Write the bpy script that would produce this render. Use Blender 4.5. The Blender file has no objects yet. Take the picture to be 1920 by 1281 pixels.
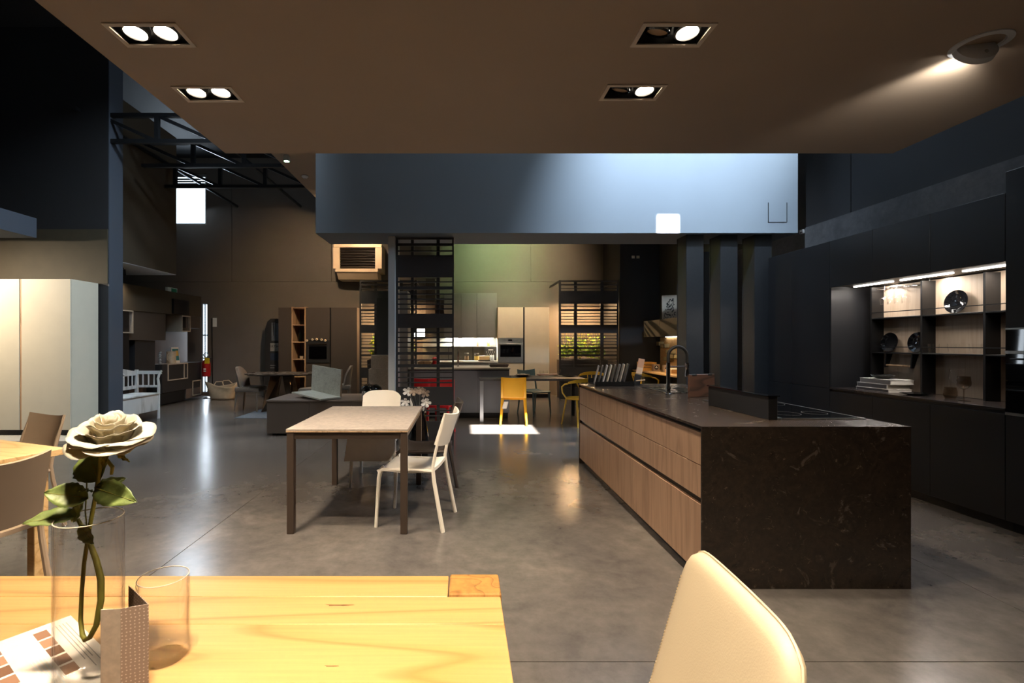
import bpy, bmesh, math, random
from mathutils import Vector, Matrix, Euler
random.seed(7)
sc = bpy.context.scene
col = sc.collection
R = math.radians

# ---------------------------------------------------------------- camera
EYE = 1.365
cam_d = bpy.data.cameras.new('camera'); cam = bpy.data.objects.new('camera', cam_d); col.objects.link(cam)
cam.location = (0, 0, EYE); cam.rotation_euler = (R(90), 0, 0)
cam_d.sensor_width = 36; cam_d.lens = 17.006; cam_d.shift_x = 0.049; cam_d.shift_y = 0.0013
cam_d.clip_start = 0.02; cam_d.clip_end = 200
sc.camera = cam
# ---------------------------------------------------------------- view + world
vs = sc.view_settings
vs.view_transform = 'Standard'; vs.look = 'None'; vs.gamma = 1.0; vs.exposure = 0.0; vs.use_curve_mapping = False
sc.display_settings.display_device = 'sRGB'
cy = sc.cycles
cy.max_bounces = 7; cy.diffuse_bounces = 4; cy.glossy_bounces = 4; cy.transmission_bounces = 6; cy.transparent_max_bounces = 16
cy.caustics_reflective = False; cy.caustics_refractive = False; cy.sample_clamp_indirect = 4.0; cy.sample_clamp_direct = 0.0
cy.use_denoising = True
w = bpy.data.worlds.new('sky'); sc.world = w; w.use_nodes = True
bg = w.node_tree.nodes['Background']; bg.inputs[0].default_value = (0.72, 0.84, 1.0, 1); bg.inputs[1].default_value = 5.0
WARM = (1.0, 0.83, 0.62); WARM2 = (1.0, 0.70, 0.42); COOL = (0.72, 0.86, 1.0); NEUT = (1.0, 0.90, 0.76)
def aim(o, tgt):
    o.rotation_euler = (Vector(tgt) - o.location).to_track_quat('-Z', 'Y').to_euler()
def light(name, kind, loc, power, color, tgt=None, size=0.1, size_y=None, angle=60, blend=0.5, parent=None):
    d = bpy.data.lights.new(name, kind); d.energy = power; d.color = color
    o = bpy.data.objects.new(name, d); col.objects.link(o); o.location = loc
    if kind == 'AREA':
        d.shape = 'RECTANGLE' if size_y else 'SQUARE'; d.size = size
        if size_y: d.size_y = size_y
    elif kind == 'SPOT':
        d.spot_size = R(angle); d.spot_blend = blend; d.shadow_soft_size = size
    elif kind == 'POINT':
        d.shadow_soft_size = size
    elif kind == 'SUN':
        d.angle = R(0.6)
    if tgt is not None: aim(o, tgt)
    if parent is not None:
        o.location = Vector(loc) - parent.location; o.parent = parent
    return o
# sun falling through the two roof lights, and daylight at the openings plus one added fill
SUN_EL = 50.0
sun = light('sun', 'SUN', (0, -5, 12), 95.0, (1.0, 0.95, 0.88), tgt=(0, -5 + math.cos(R(SUN_EL)), 12 - math.sin(R(SUN_EL))))
light('daylight_side_window', 'AREA', (4.52, 5.0, 4.75), 110, COOL, tgt=(-3.5, 7.2, 0.6), size=1.8, size_y=1.5)
rl = light('added_cool_fill', 'AREA', (-2.35, 5.6, 6.10), 120, COOL, tgt=(-5.2, 7.3, 0.8), size=0.8, size_y=0.8); rl.data.spread = R(85)  # added fill lamp with no opening behind it, brightens the wardrobe side
light('daylight_gable_window', 'AREA', (-7.1, 12.55, 4.95), 55, COOL, tgt=(-5.8, 0, 1.0), size=0.8, size_y=0.95)
light('daylight_door_gap', 'AREA', (-6.60, 12.50, 1.2), 9, (0.8, 0.9, 1.0), tgt=(-4.5, 4, 0.2), size=0.12, size_y=2.1)

# ---------------------------------------------------------------- helpers
def S(r, g, b):
    f = lambda c: (c / 255 / 12.92) if c / 255 <= 0.04045 else ((c / 255 + 0.055) / 1.055) ** 2.4
    return (f(r), f(g), f(b))
class MB:
    def __init__(s, o=(0, 0, 0)):
        s.bm = bmesh.new(); s.o = Vector(o)
    def v(s, p): return s.bm.verts.new(Vector(p) - s.o)
    def face(s, vs):
        try: return s.bm.faces.new(vs)
        except ValueError: return None
    def hexa(s, p, bev=0.0, seg=1):
        vs = [s.v(q) for q in p]
        fs = [s.face([vs[i] for i in f]) for f in ((3, 2, 1, 0), (4, 5, 6, 7), (0, 1, 5, 4), (1, 2, 6, 5), (2, 3, 7, 6), (3, 0, 4, 7))]
        if bev > 0:
            ed = set(e for f in fs for e in f.edges)
            bmesh.ops.bevel(s.bm, geom=list(ed), offset=bev, segments=seg, affect='EDGES', profile=0.5)
        return s
    def box(s, x0, x1, y0, y1, z0, z1, bev=0.0, seg=1):
        return s.hexa([(x0, y0, z0), (x1, y0, z0), (x1, y1, z0), (x0, y1, z0), (x0, y0, z1), (x1, y0, z1), (x1, y1, z1), (x0, y1, z1)], bev, seg)
    def obox(s, c, size, rot=(0, 0, 0), bev=0.0, seg=1):
        m = Euler(rot).to_matrix(); c = Vector(c); h = Vector(size) / 2
        pts = [c + m @ Vector((sx * h.x, sy * h.y, sz * h.z)) for sx, sy, sz in ((-1, -1, -1), (1, -1, -1), (1, 1, -1), (-1, 1, -1), (-1, -1, 1), (1, -1, 1), (1, 1, 1), (-1, 1, 1))]
        return s.hexa(pts, bev, seg)
    def bar(s, a, b, r0, r1=None, n=4, up=(0, 1, 0.01), rot=45):
        return s.tube([a, b], [r0, r1 or r0], n=n, phase=R(rot))
    def tube(s, pts, r, n=8, closed=False, phase=0.0, sx=1.0):
        pts = [Vector(p) for p in pts]; k = len(pts); rs = r if isinstance(r, (list, tuple)) else [r] * k
        rings = []; prev = None
        for i, p in enumerate(pts):
            if closed: t = pts[(i + 1) % k] - pts[i - 1]
            else: t = pts[min(i + 1, k - 1)] - pts[max(i - 1, 0)]
            t.normalize()
            if prev is None:
                ref = Vector((0, 1, 0)) if abs(t.y) < 0.9 else Vector((1, 0, 0))
                u = t.cross(ref).normalized()
            else:
                u = (prev - t * prev.dot(t)); u = u.normalized() if u.length > 1e-6 else t.orthogonal().normalized()
            prev = u; b = t.cross(u)
            rings.append([s.v(p + (u * math.cos(a) * sx + b * math.sin(a)) * rs[i]) for a in [phase + 2 * math.pi * j / n for j in range(n)]])
        m = k if closed else k - 1
        for i in range(m):
            A = rings[i]; B = rings[(i + 1) % k]
            for j in range(n): s.face([A[j], A[(j + 1) % n], B[(j + 1) % n], B[j]])
        if not closed:
            s.face(rings[0][::-1]); s.face(rings[-1])
        return s
    def lathe(s, prof, c=(0, 0, 0), n=24, rot=None, sc=(1, 1)):
        c = Vector(c); rings = []; m = rot.to_matrix() if rot is not None else None
        for r, z in prof:
            if r < 1e-6: q = Vector((0, 0, z)); rings.append([s.v(c + (m @ q if m else q))])
            else:
                ring = []
                for j in range(n):
                    a = 2 * math.pi * j / n; q = Vector((r * math.cos(a) * sc[0], r * math.sin(a) * sc[1], z)); ring.append(s.v(c + (m @ q if m else q)))
                rings.append(ring)
        for A, B in zip(rings, rings[1:]):
            for j in range(n):
                j2 = (j + 1) % n
                if len(A) == 1 and len(B) == 1: continue
                if len(A) == 1: s.face([A[0], B[j], B[j2]])
                elif len(B) == 1: s.face([A[j], A[j2], B[0]])
                else: s.face([A[j], A[j2], B[j2], B[j]])
        return s
    def prism(s, pts, a, b, axis='z'):
        def P(p, h): return {'z': (p[0], p[1], h), 'y': (p[0], h, p[1]), 'x': (h, p[0], p[1])}[axis]
        A = [s.v(P(p, a)) for p in pts]; B = [s.v(P(p, b)) for p in pts]
        s.face(A[::-1]); s.face(B); n = len(pts)
        for i in range(n): s.face([A[i], A[(i + 1) % n], B[(i + 1) % n], B[i]])
        return s
    def surf(s, fn, nu, nv, th=0.0):
        g = [[s.v(fn(i / nu, j / nv)) for j in range(nv + 1)] for i in range(nu + 1)]
        fs = []
        for i in range(nu):
            for j in range(nv):
                f = s.face([g[i][j], g[i + 1][j], g[i + 1][j + 1], g[i][j + 1]])
                if f: fs.append(f)
        if th: 
            bmesh.ops.recalc_face_normals(s.bm, faces=fs)
            bmesh.ops.solidify(s.bm, geom=fs, thickness=th)
        return s
    def build(s, name, mat, parent=None, smooth=False, angle=40, sub=0):
        bmesh.ops.recalc_face_normals(s.bm, faces=s.bm.faces)
        me = bpy.data.meshes.new(name); s.bm.to_mesh(me); s.bm.free()
        if mat is not None: me.materials.append(mat)
        if smooth:
            me.polygons.foreach_set('use_smooth', [True] * len(me.polygons)); me.set_sharp_from_angle(angle=R(angle))
        o = bpy.data.objects.new(name, me); col.objects.link(o); o.parent = parent
        if sub:
            md = o.modifiers.new('subdivision', 'SUBSURF'); md.levels = sub; md.render_levels = sub
        return o
def tag(o, label=None, cat=None, group=None, kind=None):
    if label: o['label'] = label
    if cat: o['category'] = cat
    if group: o['group'] = group
    if kind: o['kind'] = kind
    return o
def thing(name, label, cat, loc=(0, 0, 0), rz=0.0, group=None, kind=None):
    o = bpy.data.objects.new(name, None); col.objects.link(o); o.location = loc; o.rotation_euler = (0, 0, rz)
    o.empty_display_size = 0.05
    return tag(o, label, cat, group, kind)
def copy_tree(o, parent=None):
    c = o.copy(); col.objects.link(c); c.parent = parent
    for ch in list(o.children): copy_tree(ch, c)
    return c
def kids_of_copy(root): return list(root.children)
def text_mesh(name, body, size, mat, parent, loc, rot, ext=0.0006, align='CENTER'):
    cu = bpy.data.curves.new(name, 'FONT'); cu.body = body; cu.size = size; cu.extrude = ext; cu.align_x = align; cu.align_y = 'CENTER'
    t = bpy.data.objects.new(name + '_tmp', cu); col.objects.link(t)
    dg = bpy.context.evaluated_depsgraph_get(); me = bpy.data.meshes.new_from_object(t.evaluated_get(dg))
    bpy.data.objects.remove(t); me.materials.clear(); me.materials.append(mat)
    o = bpy.data.objects.new(name, me); col.objects.link(o); o.parent = parent; o.location = loc; o.rotation_euler = rot
    return o

# ---------------------------------------------------------------- materials
MATS = {}
def base_mat(name):
    m = bpy.data.materials.new(name); m.use_nodes = True; nt = m.node_tree
    return m, nt, nt.nodes['Principled BSDF']
def N(nt, t, **kw):
    n = nt.nodes.new(t)
    for k, v in kw.items():
        if k in n.inputs.keys(): n.inputs[k].default_value = v
        else: setattr(n, k, v)
    return n
def ramp(nt, stops):
    r = nt.nodes.new('ShaderNodeValToRGB'); e = r.color_ramp.elements
    while len(e) > 1: e.remove(e[0])
    e[0].position = stops[0][0]; e[0].color = (*stops[0][1], 1)
    for p, c in stops[1:]:
        x = e.new(p); x.color = (*c, 1)
    return r
def coords(nt, scale=(1, 1, 1), rot=(0, 0, 0), rnd=True):
    tc = nt.nodes.new('ShaderNodeTexCoord'); mp = nt.nodes.new('ShaderNodeMapping'); mp.inputs['Scale'].default_value = scale; mp.inputs['Rotation'].default_value = rot
    nt.links.new(tc.outputs['Object'], mp.inputs['Vector'])
    if rnd:
        oi = nt.nodes.new('ShaderNodeObjectInfo'); mu = nt.nodes.new('ShaderNodeMath'); mu.operation = 'MULTIPLY'; mu.inputs[1].default_value = 37.0
        nt.links.new(oi.outputs['Random'], mu.inputs[0]); nt.links.new(mu.outputs[0], mp.inputs['Location'])
    return mp
def plain(name, c, rough=0.5, metal=0.0, var=0.08, scale=6.0, bump=0.0, bscale=80.0, spec=0.5, coat=0.0, emit=None, es=0.0, sheen=0.0):
    if name in MATS: return MATS[name]
    m, nt, p = base_mat(name); L = nt.links
    mp = coords(nt, rnd=False); nz = N(nt, 'ShaderNodeTexNoise', Scale=scale, Detail=4.0); L.new(mp.outputs[0], nz.inputs['Vector'])
    r = ramp(nt, [(0.3, tuple(x * (1 - var) for x in c)), (0.7, tuple(min(1, x * (1 + var)) for x in c))])
    L.new(nz.outputs['Fac'], r.inputs[0]); L.new(r.outputs[0], p.inputs['Base Color'])
    p.inputs['Roughness'].default_value = rough; p.inputs['Metallic'].default_value = metal; p.inputs['Specular IOR Level'].default_value = spec
    p.inputs['Coat Weight'].default_value = coat; p.inputs['Sheen Weight'].default_value = sheen
    if bump:
        n2 = N(nt, 'ShaderNodeTexNoise', Scale=bscale, Detail=3.0); L.new(mp.outputs[0], n2.inputs['Vector'])
        b = N(nt, 'ShaderNodeBump', Strength=bump, Distance=0.002); L.new(n2.outputs['Fac'], b.inputs['Height']); L.new(b.outputs[0], p.inputs['Normal'])
    if emit: p.inputs['Emission Color'].default_value = (*emit, 1); p.inputs['Emission Strength'].default_value = es
    MATS[name] = m; return m
def glow(name, c, s):
    m, nt, p = base_mat(name); p.inputs['Base Color'].default_value = (*c, 1); p.inputs['Emission Color'].default_value = (*c, 1); p.inputs['Emission Strength'].default_value = s
    MATS[name] = m; return m
def wood(name, c0, c1, c2, axis='x', rings=9.0, stretch=9.0, rough=0.42, fine=0.5, freq=1.2, bump=0.15):
    """long grain: stretched noise folded into rings, with fine pores on top"""
    m, nt, p = base_mat(name); L = nt.links
    k = {'x': (1, stretch, stretch), 'y': (stretch, 1, stretch), 'z': (stretch, stretch, 1)}[axis]
    mp = coords(nt, scale=tuple(q * freq for q in k))
    nz = N(nt, 'ShaderNodeTexNoise', Scale=0.55, Detail=1.5, Roughness=0.45, Distortion=0.25); L.new(mp.outputs[0], nz.inputs['Vector'])
    mu = N(nt, 'ShaderNodeMath', operation='MULTIPLY'); mu.inputs[1].default_value = rings; L.new(nz.outputs['Fac'], mu.inputs[0])
    fr = N(nt, 'ShaderNodeMath', operation='FRACT'); L.new(mu.outputs[0], fr.inputs[0])
    r = ramp(nt, [(0.0, c0), (0.25, c1), (0.80, c1), (0.93, c2), (1.0, c0)]); L.new(fr.outputs[0], r.inputs[0])
    mp2 = coords(nt, scale=tuple(q * 14 if q > 1 else 4.0 for q in k)); n2 = N(nt, 'ShaderNodeTexNoise', Scale=1.0, Detail=3.0); L.new(mp2.outputs[0], n2.inputs['Vector'])
    r2 = ramp(nt, [(0.35, (1 - 0.35 * fine,) * 3), (0.65, (1.0, 1.0, 1.0))]); L.new(n2.outputs['Fac'], r2.inputs[0])
    mx = N(nt, 'ShaderNodeMix', data_type='RGBA', blend_type='MULTIPLY'); mx.inputs[0].default_value = 1.0
    L.new(r.outputs[0], mx.inputs[6]); L.new(r2.outputs[0], mx.inputs[7]); L.new(mx.outputs[2], p.inputs['Base Color'])
    p.inputs['Roughness'].default_value = rough
    b = N(nt, 'ShaderNodeBump', Strength=bump, Distance=0.001); L.new(n2.outputs['Fac'], b.inputs['Height']); L.new(b.outputs[0], p.inputs['Normal'])
    MATS[name] = m; return m
def blotch(name, cols, scale, rough=(0.3, 0.5), veins=None, bump=0.1, detail=8.0, distort=0.6, spec=0.5, fine=1.0):
    """mottled mineral surface: concrete, stone, ceramic slab"""
    m, nt, p = base_mat(name); L = nt.links; mp = coords(nt, rnd=False)
    nz = N(nt, 'ShaderNodeTexNoise', Scale=scale, Detail=detail, Roughness=0.62, Distortion=distort); L.new(mp.outputs[0], nz.inputs['Vector'])
    st = [(0.25 + 0.50 * i / (len(cols) - 1), c) for i, c in enumerate(cols)]
    r = ramp(nt, st); L.new(nz.outputs['Fac'], r.inputs[0]); out = r.outputs[0]
    n2 = N(nt, 'ShaderNodeTexNoise', Scale=scale * 9, Detail=6.0, Roughness=0.7); L.new(mp.outputs[0], n2.inputs['Vector'])
    r2 = ramp(nt, [(0.3, (1 - 0.3 * fine,) * 3), (0.75, (1 + 0.15 * fine,) * 3)]); L.new(n2.outputs['Fac'], r2.inputs[0])
    mx = N(nt, 'ShaderNodeMix', data_type='RGBA', blend_type='MULTIPLY'); mx.inputs[0].default_value = 1.0; L.new(out, mx.inputs[6]); L.new(r2.outputs[0], mx.inputs[7]); out = mx.outputs[2]
    if veins:
        vc, vs_, vw = veins
        n3 = N(nt, 'ShaderNodeTexNoise', Scale=vs_, Detail=5.0, Distortion=1.6); L.new(mp.outputs[0], n3.inputs['Vector'])
        sb = N(nt, 'ShaderNodeMath', operation='SUBTRACT'); sb.inputs[1].default_value = 0.5; L.new(n3.outputs['Fac'], sb.inputs[0])
        ab = N(nt, 'ShaderNodeMath', operation='ABSOLUTE'); L.new(sb.outputs[0], ab.inputs[0])
        rv = ramp(nt, [(0.0, (1, 1, 1)), (vw, (0, 0, 0))]); L.new(ab.outputs[0], rv.inputs[0])
        n4 = N(nt, 'ShaderNodeTexNoise', Scale=vs_ * 1.7, Detail=2.0); L.new(mp.outputs[0], n4.inputs['Vector'])
        r4 = ramp(nt, [(0.56, (0, 0, 0)), (0.66, (1, 1, 1))]); L.new(n4.outputs['Fac'], r4.inputs[0])
        ml = N(nt, 'ShaderNodeMath', operation='MULTIPLY'); L.new(rv.outputs[0], ml.inputs[0]); L.new(r4.outputs[0], ml.inputs[1])
        mv = N(nt, 'ShaderNodeMix', data_type='RGBA'); L.new(ml.outputs[0], mv.inputs[0]); L.new(out, mv.inputs[6]); mv.inputs[7].default_value = (*vc, 1); out = mv.outputs[2]
    L.new(out, p.inputs['Base Color'])
    rr = N(nt, 'ShaderNodeMapRange'); rr.inputs[1].default_value = 0.3; rr.inputs[2].default_value = 0.7; rr.inputs[3].default_value = rough[0]; rr.inputs[4].default_value = rough[1]
    L.new(nz.outputs['Fac'], rr.inputs[0]); L.new(rr.outputs[0], p.inputs['Roughness']); p.inputs['Specular IOR Level'].default_value = spec
    if bump:
        b = N(nt, 'ShaderNodeBump', Strength=bump, Distance=0.003); L.new(n2.outputs['Fac'], b.inputs['Height']); L.new(b.outputs[0], p.inputs['Normal'])
    MATS[name] = m; return m
def thin_glass(name, tint=(1, 1, 1), edge=0.6, base=0.032, rough=0.02):
    """clear thin glass: mostly transparent, mirror-like towards grazing angles (Fresnel)"""
    m = bpy.data.materials.new(name); m.use_nodes = True; nt = m.node_tree; nt.nodes.clear(); L = nt.links
    out = nt.nodes.new('ShaderNodeOutputMaterial'); tr = N(nt, 'ShaderNodeBsdfTransparent'); tr.inputs[0].default_value = (*tint, 1)
    gl = N(nt, 'ShaderNodeBsdfGlossy'); gl.inputs['Roughness'].default_value = rough; gl.inputs['Color'].default_value = (1, 1, 1, 1)
    lw = N(nt, 'ShaderNodeLayerWeight'); lw.inputs['Blend'].default_value = 0.5; pw_ = N(nt, 'ShaderNodeMath', operation='POWER'); pw_.inputs[1].default_value = 3.6; L.new(lw.outputs['Facing'], pw_.inputs[0]); fr = N(nt, 'ShaderNodeMapRange'); fr.inputs[3].default_value = base; fr.inputs[4].default_value = edge; L.new(pw_.outputs[0], fr.inputs[0])
    nz = N(nt, 'ShaderNodeTexNoise', Scale=3.0); tc = nt.nodes.new('ShaderNodeTexCoord'); L.new(tc.outputs['Object'], nz.inputs['Vector'])
    mr = N(nt, 'ShaderNodeMapRange'); mr.inputs[3].default_value = rough * 0.5; mr.inputs[4].default_value = rough * 1.5; L.new(nz.outputs['Fac'], mr.inputs[0]); L.new(mr.outputs[0], gl.inputs['Roughness'])
    ms = nt.nodes.new('ShaderNodeMixShader'); L.new(fr.outputs[0], ms.inputs[0]); L.new(tr.outputs[0], ms.inputs[1]); L.new(gl.outputs[0], ms.inputs[2]); L.new(ms.outputs[0], out.inputs[0])
    MATS[name] = m; return m

M = {}
M['concrete'] = blotch('polished_concrete', [S(58, 57, 57), S(90, 85, 82), S(102, 96, 91), S(130, 120, 111)], 0.95, rough=(0.20, 0.25), bump=0, detail=6, distort=0.5, fine=0.9)
M['joint'] = plain('joint_filler', S(150, 135, 115), 0.7)
M['wall_grey'] = plain('grey_brown_plaster', S(104, 98, 92), 0.75, var=0.06, scale=1.5, bump=0.08)
M['wall_dark'] = plain('black_plaster', S(38, 38, 40), 0.7, var=0.1, scale=1.5, bump=0.08)
M['wall_green'] = plain('dark_olive_paint', S(66, 66, 56), 0.65, var=0.06, scale=2)
M['wall_conc'] = blotch('raw_concrete_band', [S(62, 62, 64), S(80, 80, 82), S(92, 92, 94)], 2.0, rough=(0.6, 0.8), bump=0.2)
M['panel_brown'] = plain('brown_soffit_paint', S(166, 148, 130), 0.6, var=0.05, scale=0.8)
M['beam_blue'] = plain('blue_grey_paint', S(112, 120, 128), 0.6, var=0.04, scale=1.2)
M['blue_dark'] = plain('dark_slate_blue', S(66, 73, 84), 0.6, var=0.04, scale=1.2)
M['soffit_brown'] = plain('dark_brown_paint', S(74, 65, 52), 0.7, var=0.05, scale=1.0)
M['white_paint'] = plain('white_ceiling_paint', S(215, 218, 222), 0.6)
M['steel_black'] = plain('black_painted_steel', S(27, 28, 30), 0.38, var=0.15, scale=40, bump=0.1, bscale=300, spec=0.5)
M['black_matt'] = plain('black_matt_laminate', S(24, 24, 26), 0.42, var=0.06, scale=3, spec=0.35)
M['black_edge'] = plain('black_edge_profile', S(14, 14, 15), 0.35, spec=0.4)
M['oak_island'] = wood('knotty_oak_veneer', S(170, 134, 108), S(186, 150, 122), S(172, 138, 112), axis='z', rings=7, stretch=10, rough=0.5, fine=0.5, freq=0.9)
M['stone'] = blotch('dark_brown_marble', [S(32, 27, 23), S(56, 46, 39), S(46, 39, 34), S(92, 78, 65)], 5.0, rough=(0.24, 0.28), veins=(S(128, 112, 92), 13.0, 0.008), bump=0, distort=1.4)
M['ceramic'] = blotch('beige_grey_laminate', [S(146, 134, 126), S(168, 156, 146), S(176, 164, 152)], 3.0, rough=(0.42, 0.55), bump=0.04)
M['brown_metal'] = plain('dark_brown_lacquered_metal', S(70, 58, 50), 0.4, metal=0.2, var=0.05)
M['white_plastic'] = plain('white_polypropylene', S(226, 218, 206), 0.42, var=0.02)
M['brown_plastic'] = plain('dark_brown_polypropylene', S(62, 54, 50), 0.4, var=0.04)
M['taupe_plastic'] = plain('taupe_polypropylene', S(160, 138, 116), 0.45, var=0.03)
M['yellow_plastic'] = plain('yellow_polypropylene', S(252, 186, 44), 0.38, var=0.04)
M['mustard'] = plain('mustard_lacquer', S(206, 168, 48), 0.4, var=0.04)
M['teal'] = plain('teal_grey_plastic', S(74, 98, 102), 0.42, var=0.04)
M['red_plastic'] = plain('red_plastic', S(222, 40, 44), 0.38, var=0.04)
M['oak_table'] = wood('honey_oak', S(202, 156, 94), S(208, 164, 104), S(186, 138, 78), axis='x', rings=13, stretch=9.0, rough=0.40, fine=0.25, freq=0.55)
M['oak_end'] = wood('oak_end_grain', S(176, 124, 62), S(188, 138, 74), S(150, 100, 48), axis='z', rings=16, stretch=4.0, rough=0.5, fine=0.7, freq=3.0)
M['oak_pale'] = wood('pale_oak_laminate', S(214, 172, 116), S(224, 184, 130), S(200, 156, 100), axis='x', rings=6, stretch=9, rough=0.45, fine=0.3)
M['niche_wood'] = wood('washed_oak_back_panel', S(160, 140, 120), S(166, 147, 127), S(156, 136, 116), axis='z', rings=5, stretch=12, rough=0.55, fine=0.35)
M['leather'] = plain('cream_leather', S(226, 206, 172), 0.45, var=0.03, scale=4, bump=0.12, bscale=260)
M['thread'] = plain('beige_thread', S(206, 184, 148), 0.7)
M['chrome'] = plain('chrome', S(215, 215, 218), 0.12, metal=1.0, var=0.02)
M['brushed'] = plain('brushed_steel', S(176, 176, 172), 0.32, metal=1.0, var=0.08, scale=30)
M['black_gloss'] = plain('black_gloss_ceramic', S(12, 12, 14), 0.08, var=0.05)
M['black_glass'] = plain('black_glass', S(8, 8, 10), 0.025, var=0.02)
M['rubber'] = plain('black_rubber', S(22, 22, 24), 0.55)
M['walnut'] = wood('walnut_board', S(58, 38, 30), S(84, 58, 46), S(46, 30, 24), axis='x', rings=10, stretch=8, rough=0.5)
M['wardrobe'] = plain('matt_ivory_lacquer', S(206, 198, 178), 0.5, var=0.02)
M['white_wood'] = wood('distressed_white_wood', S(186, 186, 184), S(206, 206, 204), S(172, 170, 166), axis='z', rings=3, stretch=6, rough=0.6, fine=0.15)
M['dark_lam'] = plain('dark_brown_laminate', S(72, 64, 58), 0.5, var=0.05, scale=2)
M['dark_slate'] = plain('slate_black_laminate', S(36, 36, 38), 0.55, var=0.1)
M['taupe_lam'] = plain('taupe_laminate', S(98, 86, 80), 0.5, var=0.05)
M['cube_white'] = plain('warm_white_lacquer', S(176, 164, 148), 0.5)
M['shelf_oak'] = wood('light_oak_shelf', S(176, 142, 108), S(196, 160, 124), S(160, 126, 92), axis='z', rings=5, stretch=10, rough=0.5)
M['grey_lam'] = plain('mid_grey_laminate', S(118, 116, 114), 0.48, var=0.03)
M['cream_lam'] = plain('cream_laminate', S(214, 198, 172), 0.45, var=0.02)
M['worktop_pale'] = blotch('pale_quartz', [S(190, 182, 170), S(206, 200, 190)], 12, rough=(0.3, 0.4), bump=0)
M['worktop_dark'] = blotch('charcoal_worktop', [S(44, 42, 42), S(66, 62, 60)], 8, rough=(0.3, 0.4), bump=0)
M['splash'] = plain('grey_back_painted_glass', S(120, 118, 112), 0.15)
M['table_slate'] = blotch('slate_grey_ceramic', [S(70, 70, 72), S(92, 92, 94)], 6, rough=(0.3, 0.45), bump=0)
M['aluminium'] = plain('satin_aluminium', S(190, 192, 196), 0.3, metal=0.9, var=0.03)
M['lattice'] = plain('anthracite_lattice_paint', S(44, 44, 47), 0.5, var=0.06)
M['post_pale'] = plain('pale_blue_grey_board', S(204, 208, 212), 0.55, var=0.03)
M['upholstery'] = plain('taupe_fabric', S(112, 96, 82), 0.85, var=0.12, scale=60, bump=0.3, bscale=300, sheen=0.3)
M['upholstery_dark'] = plain('grey_brown_fabric', S(92, 84, 76), 0.85, var=0.12, scale=60, bump=0.3, bscale=300, sheen=0.3)
M['ceramic_dark'] = blotch('brown_black_ceramic', [S(60, 50, 44), S(92, 80, 70), S(110, 96, 84)], 4, rough=(0.2, 0.35), bump=0)
M['brass_leg'] = plain('bronze_metal', S(110, 92, 76), 0.25, metal=0.9)
M['rug'] = plain('blue_grey_rug_pile', S(96, 102, 110), 0.95, var=0.25, scale=30, bump=0.6, bscale=220)
M['slab_sample'] = blotch('grey_green_limewash', [S(134, 138, 130), S(158, 160, 152), S(170, 172, 164)], 7, rough=(0.5, 0.65), bump=0.1)
M['slab_edge'] = plain('cut_slab_edge', S(130, 112, 92), 0.7)
M['plinth_wood'] = blotch('grey_oak_display', [S(118, 106, 92), S(138, 126, 112)], 6, rough=(0.5, 0.6), bump=0.05)
M['heater_white'] = plain('off_white_enamel', S(206, 186, 160), 0.4, var=0.03)
M['grille_dark'] = plain('dark_bronze_slat', S(58, 48, 42), 0.4, metal=0.4)
M['void'] = plain('matt_black_interior', S(8, 8, 8), 0.9)
M['canvas'] = plain('natural_canvas', S(190, 172, 146), 0.9, var=0.08, scale=14, bump=0.35, bscale=120)
M['red_enamel'] = plain('red_enamel', S(168, 26, 30), 0.3)
M['yellow_label'] = plain('yellow_label', S(226, 190, 30), 0.5)
M['white_print'] = plain('white_print', S(232, 232, 228), 0.6)
M['dark_print'] = plain('black_print', S(24, 22, 22), 0.6)
M['paper'] = plain('white_paper', S(238, 230, 218), 0.75, var=0.02)
M['glass'] = thin_glass('clear_glass')
M['rim_glint'] = plain('painted_rim_glint', S(222, 206, 184), 0.12)  # light caught by the rim, put into an opaque pale colour
M['pane'] = thin_glass('window_pane', tint=(0.92, 0.96, 0.97))
M['smoke'] = thin_glass('smoked_glass', tint=(0.76, 0.70, 0.64))
M['bottle_dark'] = plain('dark_bottle_glass', S(14, 16, 12), 0.1)
M['foliage'] = plain('green_leaf', S(92, 128, 34), 0.5, var=0.35, scale=9)
M['foliage_yellow'] = plain('yellow_green_leaf', S(160, 172, 40), 0.5, var=0.3, scale=9)
M['rose_petal'] = plain('cream_rose_petal', S(246, 234, 200), 0.6, var=0.03, scale=20, sheen=0.2)
def petal_mat():
    m, nt, p = base_mat('translucent_cream_petal'); L = nt.links; nz = N(nt, 'ShaderNodeTexNoise', Scale=30.0); tc = nt.nodes.new('ShaderNodeTexCoord'); L.new(tc.outputs['Object'], nz.inputs['Vector'])
    r = ramp(nt, [(0.3, S(248, 238, 210)), (0.7, S(254, 250, 238))]); L.new(nz.outputs['Fac'], r.inputs[0]); L.new(r.outputs[0], p.inputs['Base Color']); p.inputs['Roughness'].default_value = 0.55
    t = N(nt, 'ShaderNodeBsdfTranslucent'); L.new(r.outputs[0], t.inputs['Color']); ms = nt.nodes.new('ShaderNodeMixShader'); ms.inputs[0].default_value = 0.45
    L.new(p.outputs[0], ms.inputs[1]); L.new(t.outputs[0], ms.inputs[2]); L.new(ms.outputs[0], nt.nodes['Material Output'].inputs[0]); return m
M['rose_petal'] = petal_mat()
M['rose_leaf'] = plain('rose_leaf', S(112, 126, 68), 0.45, var=0.25, scale=30, bump=0.4, bscale=90)
M['rose_stem'] = plain('rose_stem', S(140, 134, 56), 0.5, var=0.25, scale=40)
M['porcelain'] = plain('white_porcelain', S(228, 226, 226), 0.25, var=0.05)
M['porcelain_taupe'] = plain('taupe_porcelain', S(164, 146, 132), 0.3, var=0.1)
M['lamp_warm'] = glow('lit_lamp_warm', (1.0, 0.84, 0.62), 60.0)
M['lamp_green'] = glow('lit_lamp_green', (0.35, 1.0, 0.42), 40.0)
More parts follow.
